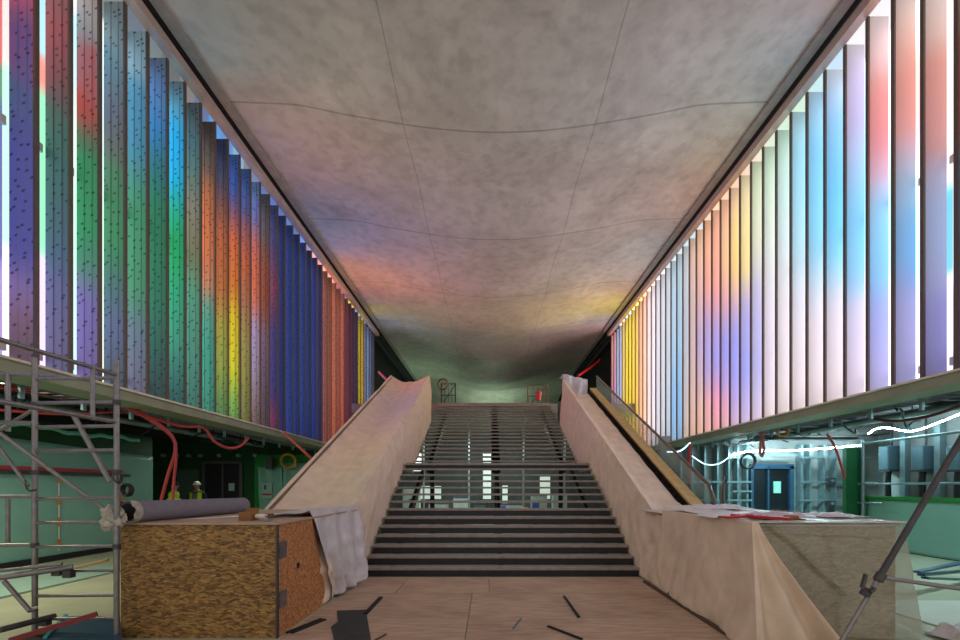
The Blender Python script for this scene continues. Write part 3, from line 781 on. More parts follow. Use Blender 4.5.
# ------------------------------------------------------------------ left crate (OSB) at the foot of the left escalator
cr = thing('wooden_crate', 'large brown strand board crate boxing in the foot of the left escalator', 'crate', (-3.3, 4.52, 0))
MB().box(-4.12, -2.47, 4.52, 4.545, .0, 1.2).build('front_panel', M_OSB, cr, bevel=.003)
MB().box(-4.12, -4.095, 4.546, 6.0, .0, 1.2).build('side_panel', M_OSB, cr)
pts = [(-2.49,4.546,0),(-2.465,4.546,0),(-2.465,5.94,0),(-2.49,5.94,0),(-2.49,4.546,1.2),(-2.465,4.546,1.2),(-2.465,5.42,1.2),(-2.49,5.42,1.2)]
MB().hexa(pts).build('end_panel', M_OSBE, cr, label='paler orange end panel with hinges')
MB().box(-4.14, -2.44, 4.50, 7.2, 1.201, 1.222).build('top_panel', mat('dusty ply top', (178,150,130), .7, 0, .15, 3), cr, bevel=.002)
MB().box(-2.472, -2.455, 4.508, 4.545, 0, 1.2).build('corner_trim', M_STEELD, cr, label='dark metal corner trim')
for z in (.30, .83):
    h = MB().box(-2.464, -2.455, 4.57, 4.72, z, z+.18).build('hinge', M_STEEL, cr, label='grey metal hinge')
    MB().box(-2.454, -2.44, 4.63, 4.69, z+.05, z+.13).build('hinge_pin', M_STEELD, h)
MB().tube([(-2.466,5.02,.68),(-2.46,5.02,.68)], .035, 10).build('hand_hole', M_BLACK, cr)
# white film spilling over the crate end
def spill(u, v):
    y = 5.36+1.95*u
    if v < .14:
        kk = v/.14; x = -2.95+.47*kk; z = 1.262+.02*fbm(u*5, kk*3, 2)+.02*kk; y2 = y-.25*(1-kk)*(1-u)
    else:
        kk = (v-.14)/.86
        z = 1.275*(1-kk)+.03+.07*kk*u
        x = -2.475+.05*math.sin(kk*PI)+(.02+.20*u)*kk+.035*math.sin(u*19+kk*2.5+1.2*math.sin(kk*4))*(.35+kk)+.05*fbm(u*5, kk*4, 42)*kk
        y2 = y+.62*kk*(1-u)**1.2-.35*kk*u
        y2 += .05*fbm(u*4, kk*5, 12)
    return (max(x, -2.46) if v > .16 else x, y2, max(.03, z))
o = MB().grid(spill, 60, 50).build('plastic_sheet', M_FILM2, smooth=True, solid=.003)
tag(o, 'crumpled whitish plastic spilling down beside the strand board crate to the floor', 'sheet')

# things on the left crate
roll = thing('carpet_roll', 'long grey mauve roll lying diagonally on the strand board crate', 'roll', (-3.5, 4.9, 1.23))
ra, rb = Vector((-3.98, 4.42, 1.355)), Vector((-3.50, 6.95, 1.345))
ra = Vector((-4.0, 4.46, 1.345)); rb = P(243, 504, 6.3); rb.z = 1.33
ra = P(128, 519, 4.45); ra.z = 1.34
d = (rb-ra).normalized()
MB().tube([ra+(rb-ra)*i/12 for i in range(13)], [.112]*12+[.112], 28).build('roll', M_ROLL, roll, smooth=True)
MB().tube([ra-d*.004, ra-d*.001], [.088, .09], 24).build('core', M_BLACK, roll, label='dark hollow end')
wc = P(113, 517, 4.33)
def wrapf(u, v):
    a = u*2*PI; p = (v-.5)*PI
    n = Vector((math.cos(a)*math.cos(p), math.sin(a)*math.cos(p), math.sin(p)))
    r = .085*(1+.55*fbm(n.x*2.2+4, n.y*2.2, n.z*2.2))
    return wc+Vector((n.x*r*1.25, n.y*r*.7, n.z*r*1.45-.02))
wb = MB().grid(wrapf, 40, 24)
def collar(u, v):
    a = u*2*PI; sd = d.cross(Vector((0,0,1))).normalized(); up = sd.cross(d)
    return ra+d*(.06-.10*v)+(sd*math.cos(a)+up*math.sin(a))*(.118+.012*v*math.sin(a*7))
wb.grid(collar, 42, 5)
wb.build('end_wrap', mat('grey plastic wrap', (172,164,152), .5, 0, .25, 20, bump=.8), roll, smooth=True, label='crumpled grey plastic around the near end')
cb = P(245, 516, 4.75)
t = thing('cardboard_box', 'small open brown cardboard box on the strand board crate', 'box', (cb.x, 4.75, 1.223))
MB().box(cb.x-.07, cb.x+.07, 4.75, 4.9, 1.224, 1.32).build('carton', M_CARD, t)
MB().box(cb.x-.075, cb.x+.075, 4.90, 4.905, 1.32, 1.36).build('flap', M_CARD, t)
t = thing('sealant_tube', 'white tube lying right of the small cardboard box', 'tube', (cb.x+.17, 4.8, 1.223))
MB().tube([(cb.x+.09, 4.82, 1.27), (cb.x+.22, 4.78, 1.27)], .026, 12).build('body', M_WHITE, t, smooth=True)
MB().tube([(cb.x+.221, 4.78, 1.27), (cb.x+.28, 4.76, 1.262)], [.012,.004], 8).build('nozzle', M_BROWN, t)
t = thing('tape_roll', 'brown roll of tape behind the white tube on the crate', 'tape', (cb.x+.16, 4.92, 1.223))
MB().tube([(cb.x+.16, 4.96, 1.24), (cb.x+.16, 4.96, 1.29)], .05, 16).build('tape', M_BROWN, t, smooth=True)
tag(MB().box(cb.x+.26, cb.x+.31, 4.66, 4.70, 1.224, 1.25).build('sticker_pad', M_HANG), 'tiny pale blue block at the front right of the crate top', 'block')
tag(MB().grid(crumple((-3.15, 5.5, 1.224), .9, .5, .03, 11), 16, 12).build('paper_sheet', mat('dusty paper', (188,176,166), .8), smooth=True, solid=.002), 'thin dusty sheet lying flat beside the carpet roll', 'sheet')
cable('cord', [P(178,520,5.0)*1, (-3.3,5.15,1.24), (-3.0,5.2,1.236), (-2.75,5.0,1.236)], .008, M_WHITE, 'thin pale cord lying in front of the roll on the crate', 'cord')

# ------------------------------------------------------------------ right crate wrapped in film
cr2 = thing('wooden_crate', 'dark crate boxing in the foot of the right escalator under translucent film', 'crate', (3.3, 4.56, 0))
MB().box(2.56, 4.12, 4.56, 4.585, 0, 1.18).build('front_panel', M_OSB, cr2)
MB().box(2.66, 2.685, 4.586, 7.2, 0, 1.12).build('side_panel', M_OSB, cr2)
MB().box(4.10, 4.12, 4.586, 7.6, 0, 1.18).build('side_panel', M_OSB, cr2)
MB().box(2.49, 4.13, 4.55, 7.7, 1.181, 1.2).build('top_panel', mat('pale dusty top', (205,196,186), .7, 0, .1, 3), cr2)
# translucent film on the front and right end
def film(u, v):
    # u: 0 left front corner -> .72 right front corner -> 1 back along right side ; v: 0 top -> 1 floor
    k = v
    fold = .018*math.sin(u*23+k*4)+.03*fbm(u*5, k*2, 50)
    if u < .72:
        q = u/.72; x = 2.50+1.64*q; y = 4.50-.02-.04*k; y += fold
        x += .16*k*max(0, (q-.55)/.45)
    else:
        q = (u-.72)/.28; a = min(1, q/.25)*PI/2
        x = 4.14+.04+.15*k+.10*math.sin(a)*1+fold*.7+.05*math.sin(q*20+k*3)*k; y = 4.50-.05*k+2.3*q
        x = 4.14+(.12+.14*k)*math.sin(a)+fold*.6+.16*k*(1-math.sin(a)*.4)
    z = 1.215*(1-k)+.03
    def ridge(a, b, w, h):              # crease between two (u, k) points
        dx, dy = b[0]-a[0], (b[1]-a[1]); L2 = dx*dx+dy*dy
        t = max(0, min(1, ((u-a[0])*dx+(k-a[1])*dy)/L2))
        dd_ = math.hypot(u-a[0]-t*dx, (k-a[1]-t*dy)*.8)
        return h*max(0, 1-dd_/w)
    if u < .72:
        y -= ridge((.08,.0), (.42,.62), .022, .05)+ridge((.36,0), (.40,1), .014, .035)+ridge((.05,.1), (.12,.7), .02, .04)
        y -= ridge((.42,.62), (.22,.9), .015, .03)+ridge((.05,.10), (.62,.14), .012, .02)+ridge((.60,.2), (.66,1), .02, .04)
    return (x, y, z+.01*fbm(u*8, k*4, 9))
o = MB().grid(film, 200, 90).build('plastic_film', M_FILM, smooth=True, solid=.002)
tag(o, 'translucent dusty film hanging in front of the right crate', 'film')
# diagonal creases in the film
# opaque drape on the side and around the front-left corner
def drape(u, v):
    # u 0: back by the stairs (y 6.3) .. .62 corner (y 4.5) .. 1 on the front (x 3.1)
    k = v
    pleat = math.sin(u*30)*.0
    cu = .66
    if u < cu:
        q = u/cu; y = 6.6-2.13*q; x = 2.50-.04-.13*k*(.4+.6*q)-.03*math.sin(q*11+k*3)*k-.05*abs(fbm(q*3, k*1.5, 61))*k-.035*k*max(0, math.sin(q*17+k*3.5))-.02*math.sin(q*9-k*7)*(1-k)*k*2
        y -= .12*k*q**3
    else:
        q = (u-cu)/(1-cu)
        wd = .06+.95*k**1.15
        x = 2.46-.17*k+wd*q
        y = 4.35-.16*k*(1-q)-.11*k*(1+math.sin(q*PI*4.2+.6))*(1-.3*q)-.02*math.sin(q*19+k*2)*k
        if q < .12: y = y+.0
    z = 1.222*(1-k)+.028
    z += .01*fbm(u*6, k*3, 12)
    return (x, y, z)
o = MB().grid(drape, 130, 60).build('plastic_sheet', M_SHEET, smooth=True, solid=.004)
tag(o, 'beige sheeting hanging in pleats down the near left corner of the right crate', 'sheet')
def topsheet(u, v):
    y = 4.44+2.8*v; x0 = 2.45+.24*min(1, max(0, (y-5.0)/.8)); x = x0+(4.18-x0)*u
    e = 0
    if v > .6 and u < .5: e = .06*(v-.6)/.4
    return (x, y, 1.228+.012*abs(fbm(u*5, v*5, 21))+e)
o = MB().grid(topsheet, 50, 60).build('plastic_sheet', mat('pale dusty film top', (214,204,196), .35, 0, .12, 4, bump=.3), smooth=True, solid=.003)
tag(o, 'pale film lying flat over the top of the right crate', 'sheet')
# things on top of the right crate
def on_top(px, py, z=1.25):
    Y = F*(CZ-z)/(py-487); return P(px, py, Y)
a, b = on_top(732,517), on_top(790,521)
lv = thing('spirit_level', 'red bar lying on the film of the right crate, left of the pink cloth', 'tool', tuple(a))
MB().bar(a+Vector((0,0,.022)), b+Vector((0,0,.022)), .06, .03).build('bar', M_RED, lv, bevel=.004)
mid = (a+b)/2
MB().bar(mid+(b-a)*-.22+Vector((0,0,.040)), mid+(b-a)*-.14+Vector((0,0,.040)), .05, .006).build('vial', M_CARD, lv)
a, b = on_top(731,520), on_top(765,518)
tag(MB().bar(a+Vector((0,.1,.02)), b+Vector((0,.1,.02)), .05, .025).build('red_batten', M_RED), 'shorter red batten behind the red bar on the right crate', 'batten')
c = on_top(806, 520); M_PINK = mat('pink cloth', (205,184,198), .8, 0, .1, 12, bump=.5)
tag(MB().grid(crumple((c.x, 5.0, 1.25), .62, .5, .075, 5), 40, 30).build('cloth', M_PINK, smooth=True, solid=.004), 'crumpled pale pink cloth on top of the right crate', 'cloth')
c = on_top(741, 521); tag(MB().box(c.x-.01, c.x+.07, 4.75, 4.83, 1.25, 1.275).build('wood_block', M_CARD, bevel=.006), 'small brown block beside the red bar on the right crate', 'block')
c = on_top(816, 522); tag(MB().box(c.x-.02, c.x+.09, 4.62, 4.72, 1.25, 1.29).build('wood_block', M_CARD, bevel=.01), 'small brown lump at the front of the pink cloth', 'block')
tag(MB().grid(crumple((3.95, 5.2, 1.25), .5, .5, .05, 15), 24, 20).build('paper_sheet', M_FILM2, smooth=True, solid=.002), 'crumpled white film right of the pink cloth on the crate', 'film')
tag(MB().grid(crumple((2.52, 5.15, 1.245), .34, .5, .03, 25), 24, 20).build('paper_sheet', mat('white paper', (226,220,222), .7), smooth=True, solid=.002), 'white sheet corner where the escalator sheeting meets the right crate', 'sheet')
tag(MB().grid(crumple((3.45, 6.9, 1.26), .9, .6, .09, 35), 24, 20).build('paper_sheet', M_FILM2, smooth=True, solid=.002), 'white film heaped at the foot of the glass balustrade', 'film')

# ------------------------------------------------------------------ left scaffold tower
sc = thing('scaffold_tower', 'grey tubular scaffold tower at the left edge with ladder rungs', 'scaffold', (-4.95, 4.4, 0))
R = .021
def tb(nm, a, b, r=R, m=M_STEEL, seg=12): return MB().tube([a, b], r, seg).build(nm, m, sc, smooth=True)
XA, XB = P(35,0,4.4).x, P(118,0,4.3).x
XB = -3.97; YB = 4.3
XA = -4.90
ua = tb('upright', (XA,4.4,.08), (XA,4.4,2.93), .025)
ub = tb('upright', (XB,YB,.08), (XB,YB,2.88), .025)
for y in (379,403,427,451,499,523,547,571,596,619):
    z = CZ+(487-y)*4.4/F
    tb('rung', (XA,4.4,z), (XB,YB,CZ+(487-y+1)*YB/F), .018)
for y in (427, 451, 499, 523, 547):
    z = CZ+(487-y)*4.4/F
for X, Q in ((XA, 4.4), (XB, YB)):
    for z in (1.0, 1.75, 2.45):
        MB().tube([(X,Q,z-.025),(X,Q,z+.025)], .034, 12).build('coupler', M_STEELD, sc)
    MB().box(X-.09, X+.09, Q-.09, Q+.09, 0, .02).build('base_plate', M_STEELD, sc)
    MB().tube([(X,Q,.02),(X,Q,.10)], .02, 8).build('screw_jack', M_STEELD, sc)
NEARY = 2.35
zl1, zl2 = 2.73, 2.255
tb('ledger', (XB,4.28,zl1), (XB,NEARY,zl1)); tb('ledger', (XB,4.28,zl2), (XB,NEARY,zl2))
tb('guard_post', (XB,4.04,zl2-.02), (XB,4.04,zl1+.02), .02)
XC = -5.2; tb('guard_post', (P(8,0,4.6).x,4.6,2.2), (P(8,0,4.6).x,4.6,2.82), .025); tb('guard_post', (P(8,0,4.6).x,4.6,1.0), (P(8,0,4.6).x,4.6,1.50), .02)
xg = P(8,0,4.6).x
tb('ledger', (XA,4.42,2.26), (XA-1.4,4.42,2.30)); tb('ledger', (XA,4.42,1.50), (XA-1.4,4.42,1.50)); tb('ledger', (XA,4.42,1.0), (XA-1.4,4.42,.98)); tb('guard_rail', (XA,4.62,2.80), (XA-1.2,4.62,2.84), .02)
tb('brace', P(73,414,4.34), P(110,482,4.34), .024)
tb('brace', P(0,433,4.1), P(107,511,4.46), .02)
tb('brace', P(-30,408,4.3), P(28,486,4.3), .018)
tb('brace', P(34,409,4.5), P(0,430,4.5), .018)
tb('brace', P(4,581,4.3), P(30,611,4.3), .022); tb('brace', P(28,611,4.3), P(38,608,4.35), .022)
tb('ledger', P(-30,582,3.9), P(73,567,4.3), .028, M_STEEL); tb('ledger', P(-30,574,4.0), P(62,564,4.2), .016, M_STEEL)
tb('base_tube', P(0,630,4.0), P(55,616,4.4), .03, M_STEELD)
for a in (P(58,572,4.26), P(69,574,4.28), P(45,622,4.35)):
    MB().box(a.x-.04, a.x+.04, a.y-.03, a.y+.03, a.z-.035, a.z+.04).build('clamp', M_STEELD, sc)
tag(MB().bar(P(10,640,3.95), P(97,614,4.25), .045, .045).build('red_pole', mat('dark red steel', (128,40,44), .45)), 'dark red bar resting low across the scaffold foot', 'bar')
tag(MB().bar(P(66,570,4.9), P(108,560,5.1), .15, .025).build('timber_plank', M_DECK), 'short timber plank lying behind the scaffold rungs', 'plank')
tk = thing('floor_board', 'dark blue board lying on the floor between scaffold and crate', 'board', (-4.6, 4.0, .1))
q = [P(45,640,4.15), P(122,640,4.15), P(120,618,4.9), P(66,626,4.9)]
m = MB(); zq = .12
pts = [Vector((p.x, p.y, zq)) for p in q]; m.hexa([p-Vector((0,0,.04)) for p in pts]+pts); m.build('board', M_BLUE, tk)
MB().bar(pts[0]+Vector((0,0,.015)), pts[3]+Vector((0,0,.015)), .03, .02).build('edge', mat('turquoise edge', (60,170,175), .5), tk)
MB().box(-5.0, -4.3, 4.2, 4.6, 0.001, .075).build('bearer', M_DARK, tk)
cable('cable_coil', coil(P(127,490,4.25), (.2,1,0), .055, .012, 4), .010, M_BLACK, 'small black cable coil hanging from the right scaffold upright', 'cable coil')
cable('cable_coil', coil(P(118,478,4.3), (1,.3,.2), .05, .012, 2), .008, M_STEELD, 'grey wire loop tied to the scaffold just above the black coil', 'wire')
cable('rope', [P(25,480,4.3), P(28,490,4.28), P(36,490,4.34)], .010, M_STEELD, 'short wire bent around the left scaffold upright', 'wire')

# right scaffold brace
s2 = thing('scaffold_brace', 'slanting scaffold tube crossing in front of the right crate with a side arm', 'scaffold', (3.1, 2.9, 0))
A = P(842,640,3.0); B = P(960,441,2.92); dd = (B-A)
lo = A-dd*((A.z-.03)/dd.z); 
MB().tube([lo, A+dd*.36], .015, 12).build('inner_tube', M_STEEL, s2, smooth=True)
MB().tube([A+dd*.30, B+dd*.25], .020, 12).build('outer_tube', M_STEELD, s2, smooth=True)
c = P(880,577,2.97); e = Vector((3.9, 2.75, .88)); e = P(975,593,2.8)+Vector((.35,-.1,-.03))
MB().tube([c, e], [.015,.015], 12).build('side_arm', M_STEEL, s2, smooth=True)
for q in (c, P(866,592,2.98)):
    MB().tube([q-dd.normalized()*.028, q+dd.normalized()*.028], .032, 12).build('coupler', M_STEELD, s2)
MB().bar(P(862,588,2.94), P(866,574,2.94), .02, .02).build('lever', M_STEELD, s2)
MB().bar(P(870,592,2.94), P(875,588,2.94), .02, .02).build('lever', M_STEELD, s2)
up = Vector((e.x, e.y, 0))
MB().tube([(e.x,e.y,.02),(e.x,e.y,3.0)], .028, 12).build('upright', M_STEEL, s2, smooth=True)
MB().box(e.x-.08, e.x+.08, e.y-.08, e.y+.08, 0, .02).build('base_plate', M_STEELD, s2)
MB().box(lo.x-.06, lo.x+.06, lo.y-.06, lo.y+.06, 0, .028).build('foot', M_STEELD, s2)

# ------------------------------------------------------------------ left aisle contents
def filmwall(x, y0, y1, z_near, z_far, label, name='protective_film', sgn=1):
    def fn(u, v):
        y = y0+(y1-y0)*u; zt = z_near+(z_far-z_near)*u
        return (x+sgn*.03+.012*fbm(y*2, v*4, 3), y, .02+(zt-.02)*v+.0)
    return tag(MB().grid(fn, 60, 20).build(name, M_MINT, smooth=True, solid=.004), label, 'film')
filmwall(-9.74, 2.4, 12.05, 2.80, 2.45, 'mint green film covering the hoarding wall behind the scaffold')
def fn(u, v):
    y = 5+6.6*u; return (-9.70+.01*fbm(y, v, 4), y, 2.80-.0*u+.10*v+.03*math.sin(y*3)+.02*math.sin(y*11))
tag(MB().grid(fn, 60, 3).build('lit_line_strip', mat('pale teal strip', (120,200,180), .4), smooth=True, solid=.003), 'lit teal line painted as a strip of film near the top of the green hoarding', 'film')  # the fold's lit teal line is put into the strip's colour
tr = thing('barrier_rail', 'red and white rail fixed along the mint hoarding behind the scaffold', 'rail', (-9.6, 7, 1.96))
for i in range(7):
    MB().box(-9.70, -9.64, 4.0+i*1.0, 4.99+i*1.0, 1.94, 2.02).build('rail_section', M_REDP if i != 3 else M_WHITE, tr)
MB().box(-9.71, -9.62, 3.6, 11.2, 1.86, 1.93).build('shelf', M_STEELD, tr)
for Y, nm in ((9.4,'left'), (11.0,'right')):
    t = thing('marker_tape', 'vertical dashed orange marker tape on the mint film, the %s one' % nm, 'tape', (-9.68, Y, 0), 'orange marker tapes')
    MB().box(-9.692, -9.684, Y-.012, Y+.012, .2, 1.95).build('strip', M_WHITE, t)
    for i in range(4):
        z = .25+i*.48; MB().box(-9.683, -9.675, Y-.03, Y+.03, z, z+.2).build('dash', M_ORANGE, t)
tag(MB().box(-9.68, -9.60, FY0+1, 12.0, 0.0, .12).build('base_board', M_DARK), 'black board along the foot of the mint hoarding', 'board')
def fplank(a, b, w, h, m_, lab, nm='timber_plank', cat='plank', g=None):
    tag(MB().bar(a, b, w, h).build(nm, m_), lab, cat, g)
tag(MB().box(-9.4, -7.2, 5.3, 8.6, .001, .03).build('floor_board', mat('pale teal board', (150,180,165), .6)), 'pale teal board lying on the floor by the hoarding', 'board')
# back wall of left aisle: door, sheets, lights
dr = MB().box(-11.45, -10.05, 16.9, 16.98, 0, 2.52).build('door_1', mat('dark door', (30,30,34), .5)); dr['kind'] = 'structure'
for x in (-11.5, -10.02): MB().box(x-.05-dr.location.x, x+.05-dr.location.x, -.10, -.0, 0, 2.58).build('door_frame', mat('grey frame', (84,86,84), .6), dr)
MB().box(-11.5-dr.location.x, -10.0-dr.location.x, -.1, 0, 2.52, 2.62).build('door_frame', MATS['grey frame'], dr)
MB().box(-10.78-dr.location.x, -10.72-dr.location.x, -.08, -.045, 0, 2.5).build('door_stile', MATS['grey frame'], dr)
tag(MB().box(-10.5, -10.28, 16.86, 16.89, 1.45, 1.75).build('notice', mat('pale notice', (170,190,180), .7)), 'pale paper notice on the dark door of the left aisle', 'notice')
tag(MB().box(-12.6, -11.75, 16.93, 16.99, .05, 2.3).build('door_panel', mat('grey green panel', (78,100,90), .6)), 'grey green panel on the wall left of the dark door', 'panel')
def sheetb(x0, x1, z0, z1, y, label, skew=0):
    def fn(u, v): return (x0+(x1-x0)*u+skew*(1-v), y+.02*fbm(u*4, v*4, 5), z0+(z1-z0)*v)
    tag(MB().grid(fn, 20, 20).build('protective_film', M_MINT, smooth=True, solid=.004), label, 'film')
tag(MB().box(-9.5, -7.35, 16.9, 16.985, 2.30, 2.88).build('green_panel', M_BGREEN), 'bright green panel above the mint sheets on the back wall of the left aisle', 'panel')
tag(MB().box(-9.5, -7.35, 16.9, 16.985, .0, 2.299).build('green_panel', M_BGREEN), 'bright green panel behind the mint sheets of the left aisle', 'panel')
sheetb(-9.36, -8.40, .1, 2.40, 16.85, 'mint sheet with a small sign, left of the pair on the back wall', .1)
sheetb(-8.35, -7.45, .1, 2.55, 16.83, 'mint sheet hanging right of the one with the sign', 0)
sg = thing('wall_sign', 'small pale sign with a red bar on the mint sheet', 'sign', (-8.95, 16.8, 1.2))
MB().box(-9.15, -8.75, 16.78, 16.80, 1.15, 1.75).build('plate', mat('sign plate', (160,190,180), .6), sg)
MB().box(-9.13, -8.77, 16.765, 16.779, 1.28, 1.34).build('red_bar', M_RED, sg, label='red bar')
MB().box(-9.05, -8.98, 16.765, 16.779, 1.5, 1.68).build('mark', M_STEELD, sg)
cable('cable_coil', coil(P(288,461,16.6), (0,1,.1), .27, .03, 4), .035, M_YEL, 'yellow cable coil hanging high on the green wall of the left aisle', 'cable coil')
v = P(270,461,16.6); tk = thing('hanging_lamp', 'dark hanging work lamp left of the yellow coil', 'lamp', (v.x, 16.6, 2.3))
MB().box(v.x-.12, v.x+.12, 16.5, 16.7, 2.3, 2.75).build('housing', M_STEELD, tk); MB().tube([(v.x,16.6,2.76),(v.x,16.6,3.44)], .01, 6).build('flex', M_BLACK, tk)
# ten small white fittings in a row
for i, px in enumerate((163,176,188,200,219,238,255)):
    v = P(px, 455.5, 16.9)
    t = thing('wall_light', 'small round pale fitting in a row above the left aisle door, %s from the left' % ordinal(i), 'wall light', tuple(v), 'round fittings above the left aisle door')
    MB().tube([(v.x,16.86,v.z),(v.x,16.99,v.z)], .07, 12).build('globe', mat('dull globe', (150,165,155), .4), t, smooth=True)
    MB().tube([(v.x,16.991,v.z),(v.x,16.998,v.z)], .09, 12).build('base', M_STEELD, t)

# red conduits and cables of the left aisle, cable trays, hangers
def aisle_services(s, nm):
    tray = thing('cable_tray', 'long cable tray with hangers under the %s light wall' % nm, 'cable tray', (s*7.0, 10, 3.1))
    for x in (6.95, 7.35):
        MB().box(min(s*x, s*(x+.02)), max(s*x, s*(x+.02)), 2, 22, 3.05, 3.12).build('side_rail', M_PIPE, tray)
    m = MB()
    for i in range(100): m.box(min(s*6.97, s*7.35), max(s*6.97, s*7.35), 2+i*.2, 2.03+i*.2, 3.05, 3.065)
    o = m.build('rung', M_STEEL, tray); o['kind'] = 'stuff'
    for i in range(20):
        y = 3.2+i*.92
        MB().box(min(s*6.76, s*6.80), max(s*6.76, s*6.80), y, y+.06, 2.84, 3.12).build('hanger', M_HANG, tray, label='pale blue hanger')
    for j, (x, z, r, w) in enumerate(((7.8,3.20,.06,'nearest the hall'), (8.2,3.28,.045,'second from the hall'), (8.7,3.15,.08,'thickest'), (9.3,3.25,.05,'furthest from the hall'))):
        pts = [(s*(x+.03*fbm(y*.2, j)), y, z+.03*fbm(y*.4, j, 4)) for y in range(2, 16 if s > 0 else 17)]
        t = thing('service_pipe', 'grey service pipe under the %s aisle soffit, %s of four' % (nm, w), 'pipe', (s*x, 2, z))
        MB().tube(pts, r, 10).build('pipe', M_PIPE, t, smooth=True)
        for y in range(3, 15, 3):
            MB().tube([(s*x, y, z+r), (s*x, y, 3.44)], .012, 6).build('hanger_rod', M_STEELD, t)
    for j in range(7):
        y = 3+j*2.0
        tag(MB().box(min(s*7.0, s*10.4), max(s*7.0, s*10.4), y, y+.12, 3.32, 3.42).build('cross_bearer', M_STEELD), '%s steel cross bearer from the camera under the %s aisle soffit' % (ordinal(j), nm), 'bearer', '%s aisle cross bearers' % nm)
aisle_services(-1, 'left'); aisle_services(1, 'right')
rc = [('red conduit under the left beam running to the drop beside the hoarding', [(-6.9,3.6,2.72),(-6.95,5.6,2.95),P(80,393,7.2),P(120,405,7.6),P(150,420,7.9),P(172,437,8.1),P(175,452,8.15),P(168,475,8.2),P(160,505,8.3)], .030),
      ('second red conduit dropping in front of the workers', [(-6.95,3.8,2.85),P(60,396,7.0),P(120,402,7.6),P(150,418,7.9),P(172,436,8.05),P(176,455,8.1),P(174,480,8.15),P(172,510,8.15)], .025),
      ('red cable looping under the middle of the left beam', [P(150,417,8.2),P(180,426,8.6),P(203,428,9.2),P(214,441,9.4),P(228,448,9.5),P(240,446,9.8),P(248,438,10.2)], .03),
      ('straight red conduit from the left beam down to the sheeted escalator', [P(282,432,11.0),P(300,448,10.6),P(318,465,10.2)], .035),
      ('thin red cable across the left aisle ceiling near the scaffold', [P(0,410,7),P(60,414,7.6),P(120,412,8.2),P(180,414,9.5),P(230,428,10.5)], .022)]
for lab, pts, r in rc: cable('red_conduit', pts, r, M_REDP, lab, 'conduit')
bk = random.Random(5)
for i in range(8):
    pts = []
    y = 3.5+i*1.4; x = -7.3-.25*bk.random()
    for k in range(7): pts.append((-7.2-.35*k+.1*bk.random(), y+.25*k+.3*bk.random(), 3.05-.22*math.sin(k*1.1+i)*bk.random()-.05))
    cable('black_cable', pts, .018, M_BLACK, 'black cable sagging under the left aisle soffit, %s from the camera' % ordinal(i), 'cable', 'black cables under the left aisle soffit')
    pts = [(-p[0], p[1], p[2]+.02) for p in pts]
    cable('black_cable', pts, .018, M_BLACK, 'black cable sagging under the right aisle soffit, %s from the camera' % ordinal(i), 'cable', 'black cables under the right aisle soffit')
# reds above stairs at the far end
cable('red_conduit', [P(379,372,21.5),P(388,381,21.0),P(398,391,20.6)], .07, M_RED, 'red conduit beyond the far end of the left fins', 'conduit')
cable('red_conduit', [P(578,376,22.6),P(590,368,23.4),P(600,360,24.0)], .07, M_RED, 'red conduit beyond the far end of the right fins', 'conduit')

# ------------------------------------------------------------------ right aisle contents
filmwall(9.88, 2.4, 11.45, 1.27, 1.27, 'mint film on the low hoarding at the right edge', sgn=-1)
struct('wall_right', MB().box(9.88, 9.98, 2.4, 11.45, 0, 1.27), M_GREEN)
tag(MB().box(9.80, 10.02, 2.4, 11.45, 1.271, 1.36).build('top_rail', M_BGREEN), 'bright green capping on the low hoarding at the right', 'capping')
tag(MB().box(9.40, 9.86, 11.5, 11.62, 0, 2.66).build('green_panel', mat('mid green panel', (16,88,46), .5, 0, .1, 1)), 'tall dark green panel at the corner of the right aisle', 'panel')
gr = thing('guard_rail', 'grey tube guard rail above the low hoarding at the right', 'guard rail', (9.7, 11.3, 0))
MB().tube([(9.72,11.35,0),(9.72,11.35,2.85)], .04, 10).build('post', M_PIPE, gr, smooth=True)
MB().tube([(9.72,11.4,2.76),(9.72,3.2,2.76)], .03, 10).build('rail', M_PIPE, gr, smooth=True)
MB().tube([(9.72,11.6,1.68),(9.72,3.2,1.68)], .03, 10).build('rail', M_PIPE, gr, smooth=True)
MB().tube([(9.72,11.6,1.18),(9.72,10.8,1.18)], .025, 10).build('rail', M_PIPE, gr, smooth=True)
for i, (Y, nm) in enumerate(((10.75,'furthest'),(8.75,'middle'),(8.0,'nearest'))[:2]):
    pass
for i, (px, nm) in enumerate(((887,'left'),(921,'middle'),(957,'right'))):
    Y = F*10.6/(px-489)
    t = thing('wall_unit', 'blue grey box with black hose on the right concrete wall, %s of three' % nm, 'equipment', (10.4, Y, 1.4), 'boxes on the right concrete wall')
    z1 = CZ+(487-446)*Y/F; z0 = CZ+(487-470)*Y/F
    MB().box(10.28, 10.60, Y-.14, Y+.14, z0, z1).build('body', mat('blue grey enclosure', (92,118,130), .4, .3), t, bevel=.02)
    MB().box(10.30, 10.60, Y-.17, Y+.17, z0-.04, z0).build('bracket', M_STEELD, t)
    MB().tube(smooth_path([(10.42,Y,z0-.04),(10.40,Y,z0-.3),(10.42,Y,.9)]), .07, 10).build('hose', M_BLACK, t, smooth=True)
    MB().tube([(10.5,Y,z1),(10.5,Y,3.3)], .025, 8).build('feed_pipe', M_STEELD, t)
for i, (px, nm) in enumerate(((896,'left'),(930,'right'))):
    Y = F*10.5/(px-489)
    tag(MB().box(10.44, 10.585, Y-.07, Y+.07, 0, 3.2).build('wall_post', M_PIPE), 'pale steel post on the right concrete wall, the %s of two' % nm, 'post', 'steel posts on the right concrete wall')
cable('cable_coil', coil((10.25, 8.9, 2.55), (1,.2,0), .22, .02, 3), .016, M_BLACK, 'black cable loop hanging on the right concrete wall', 'cable coil')
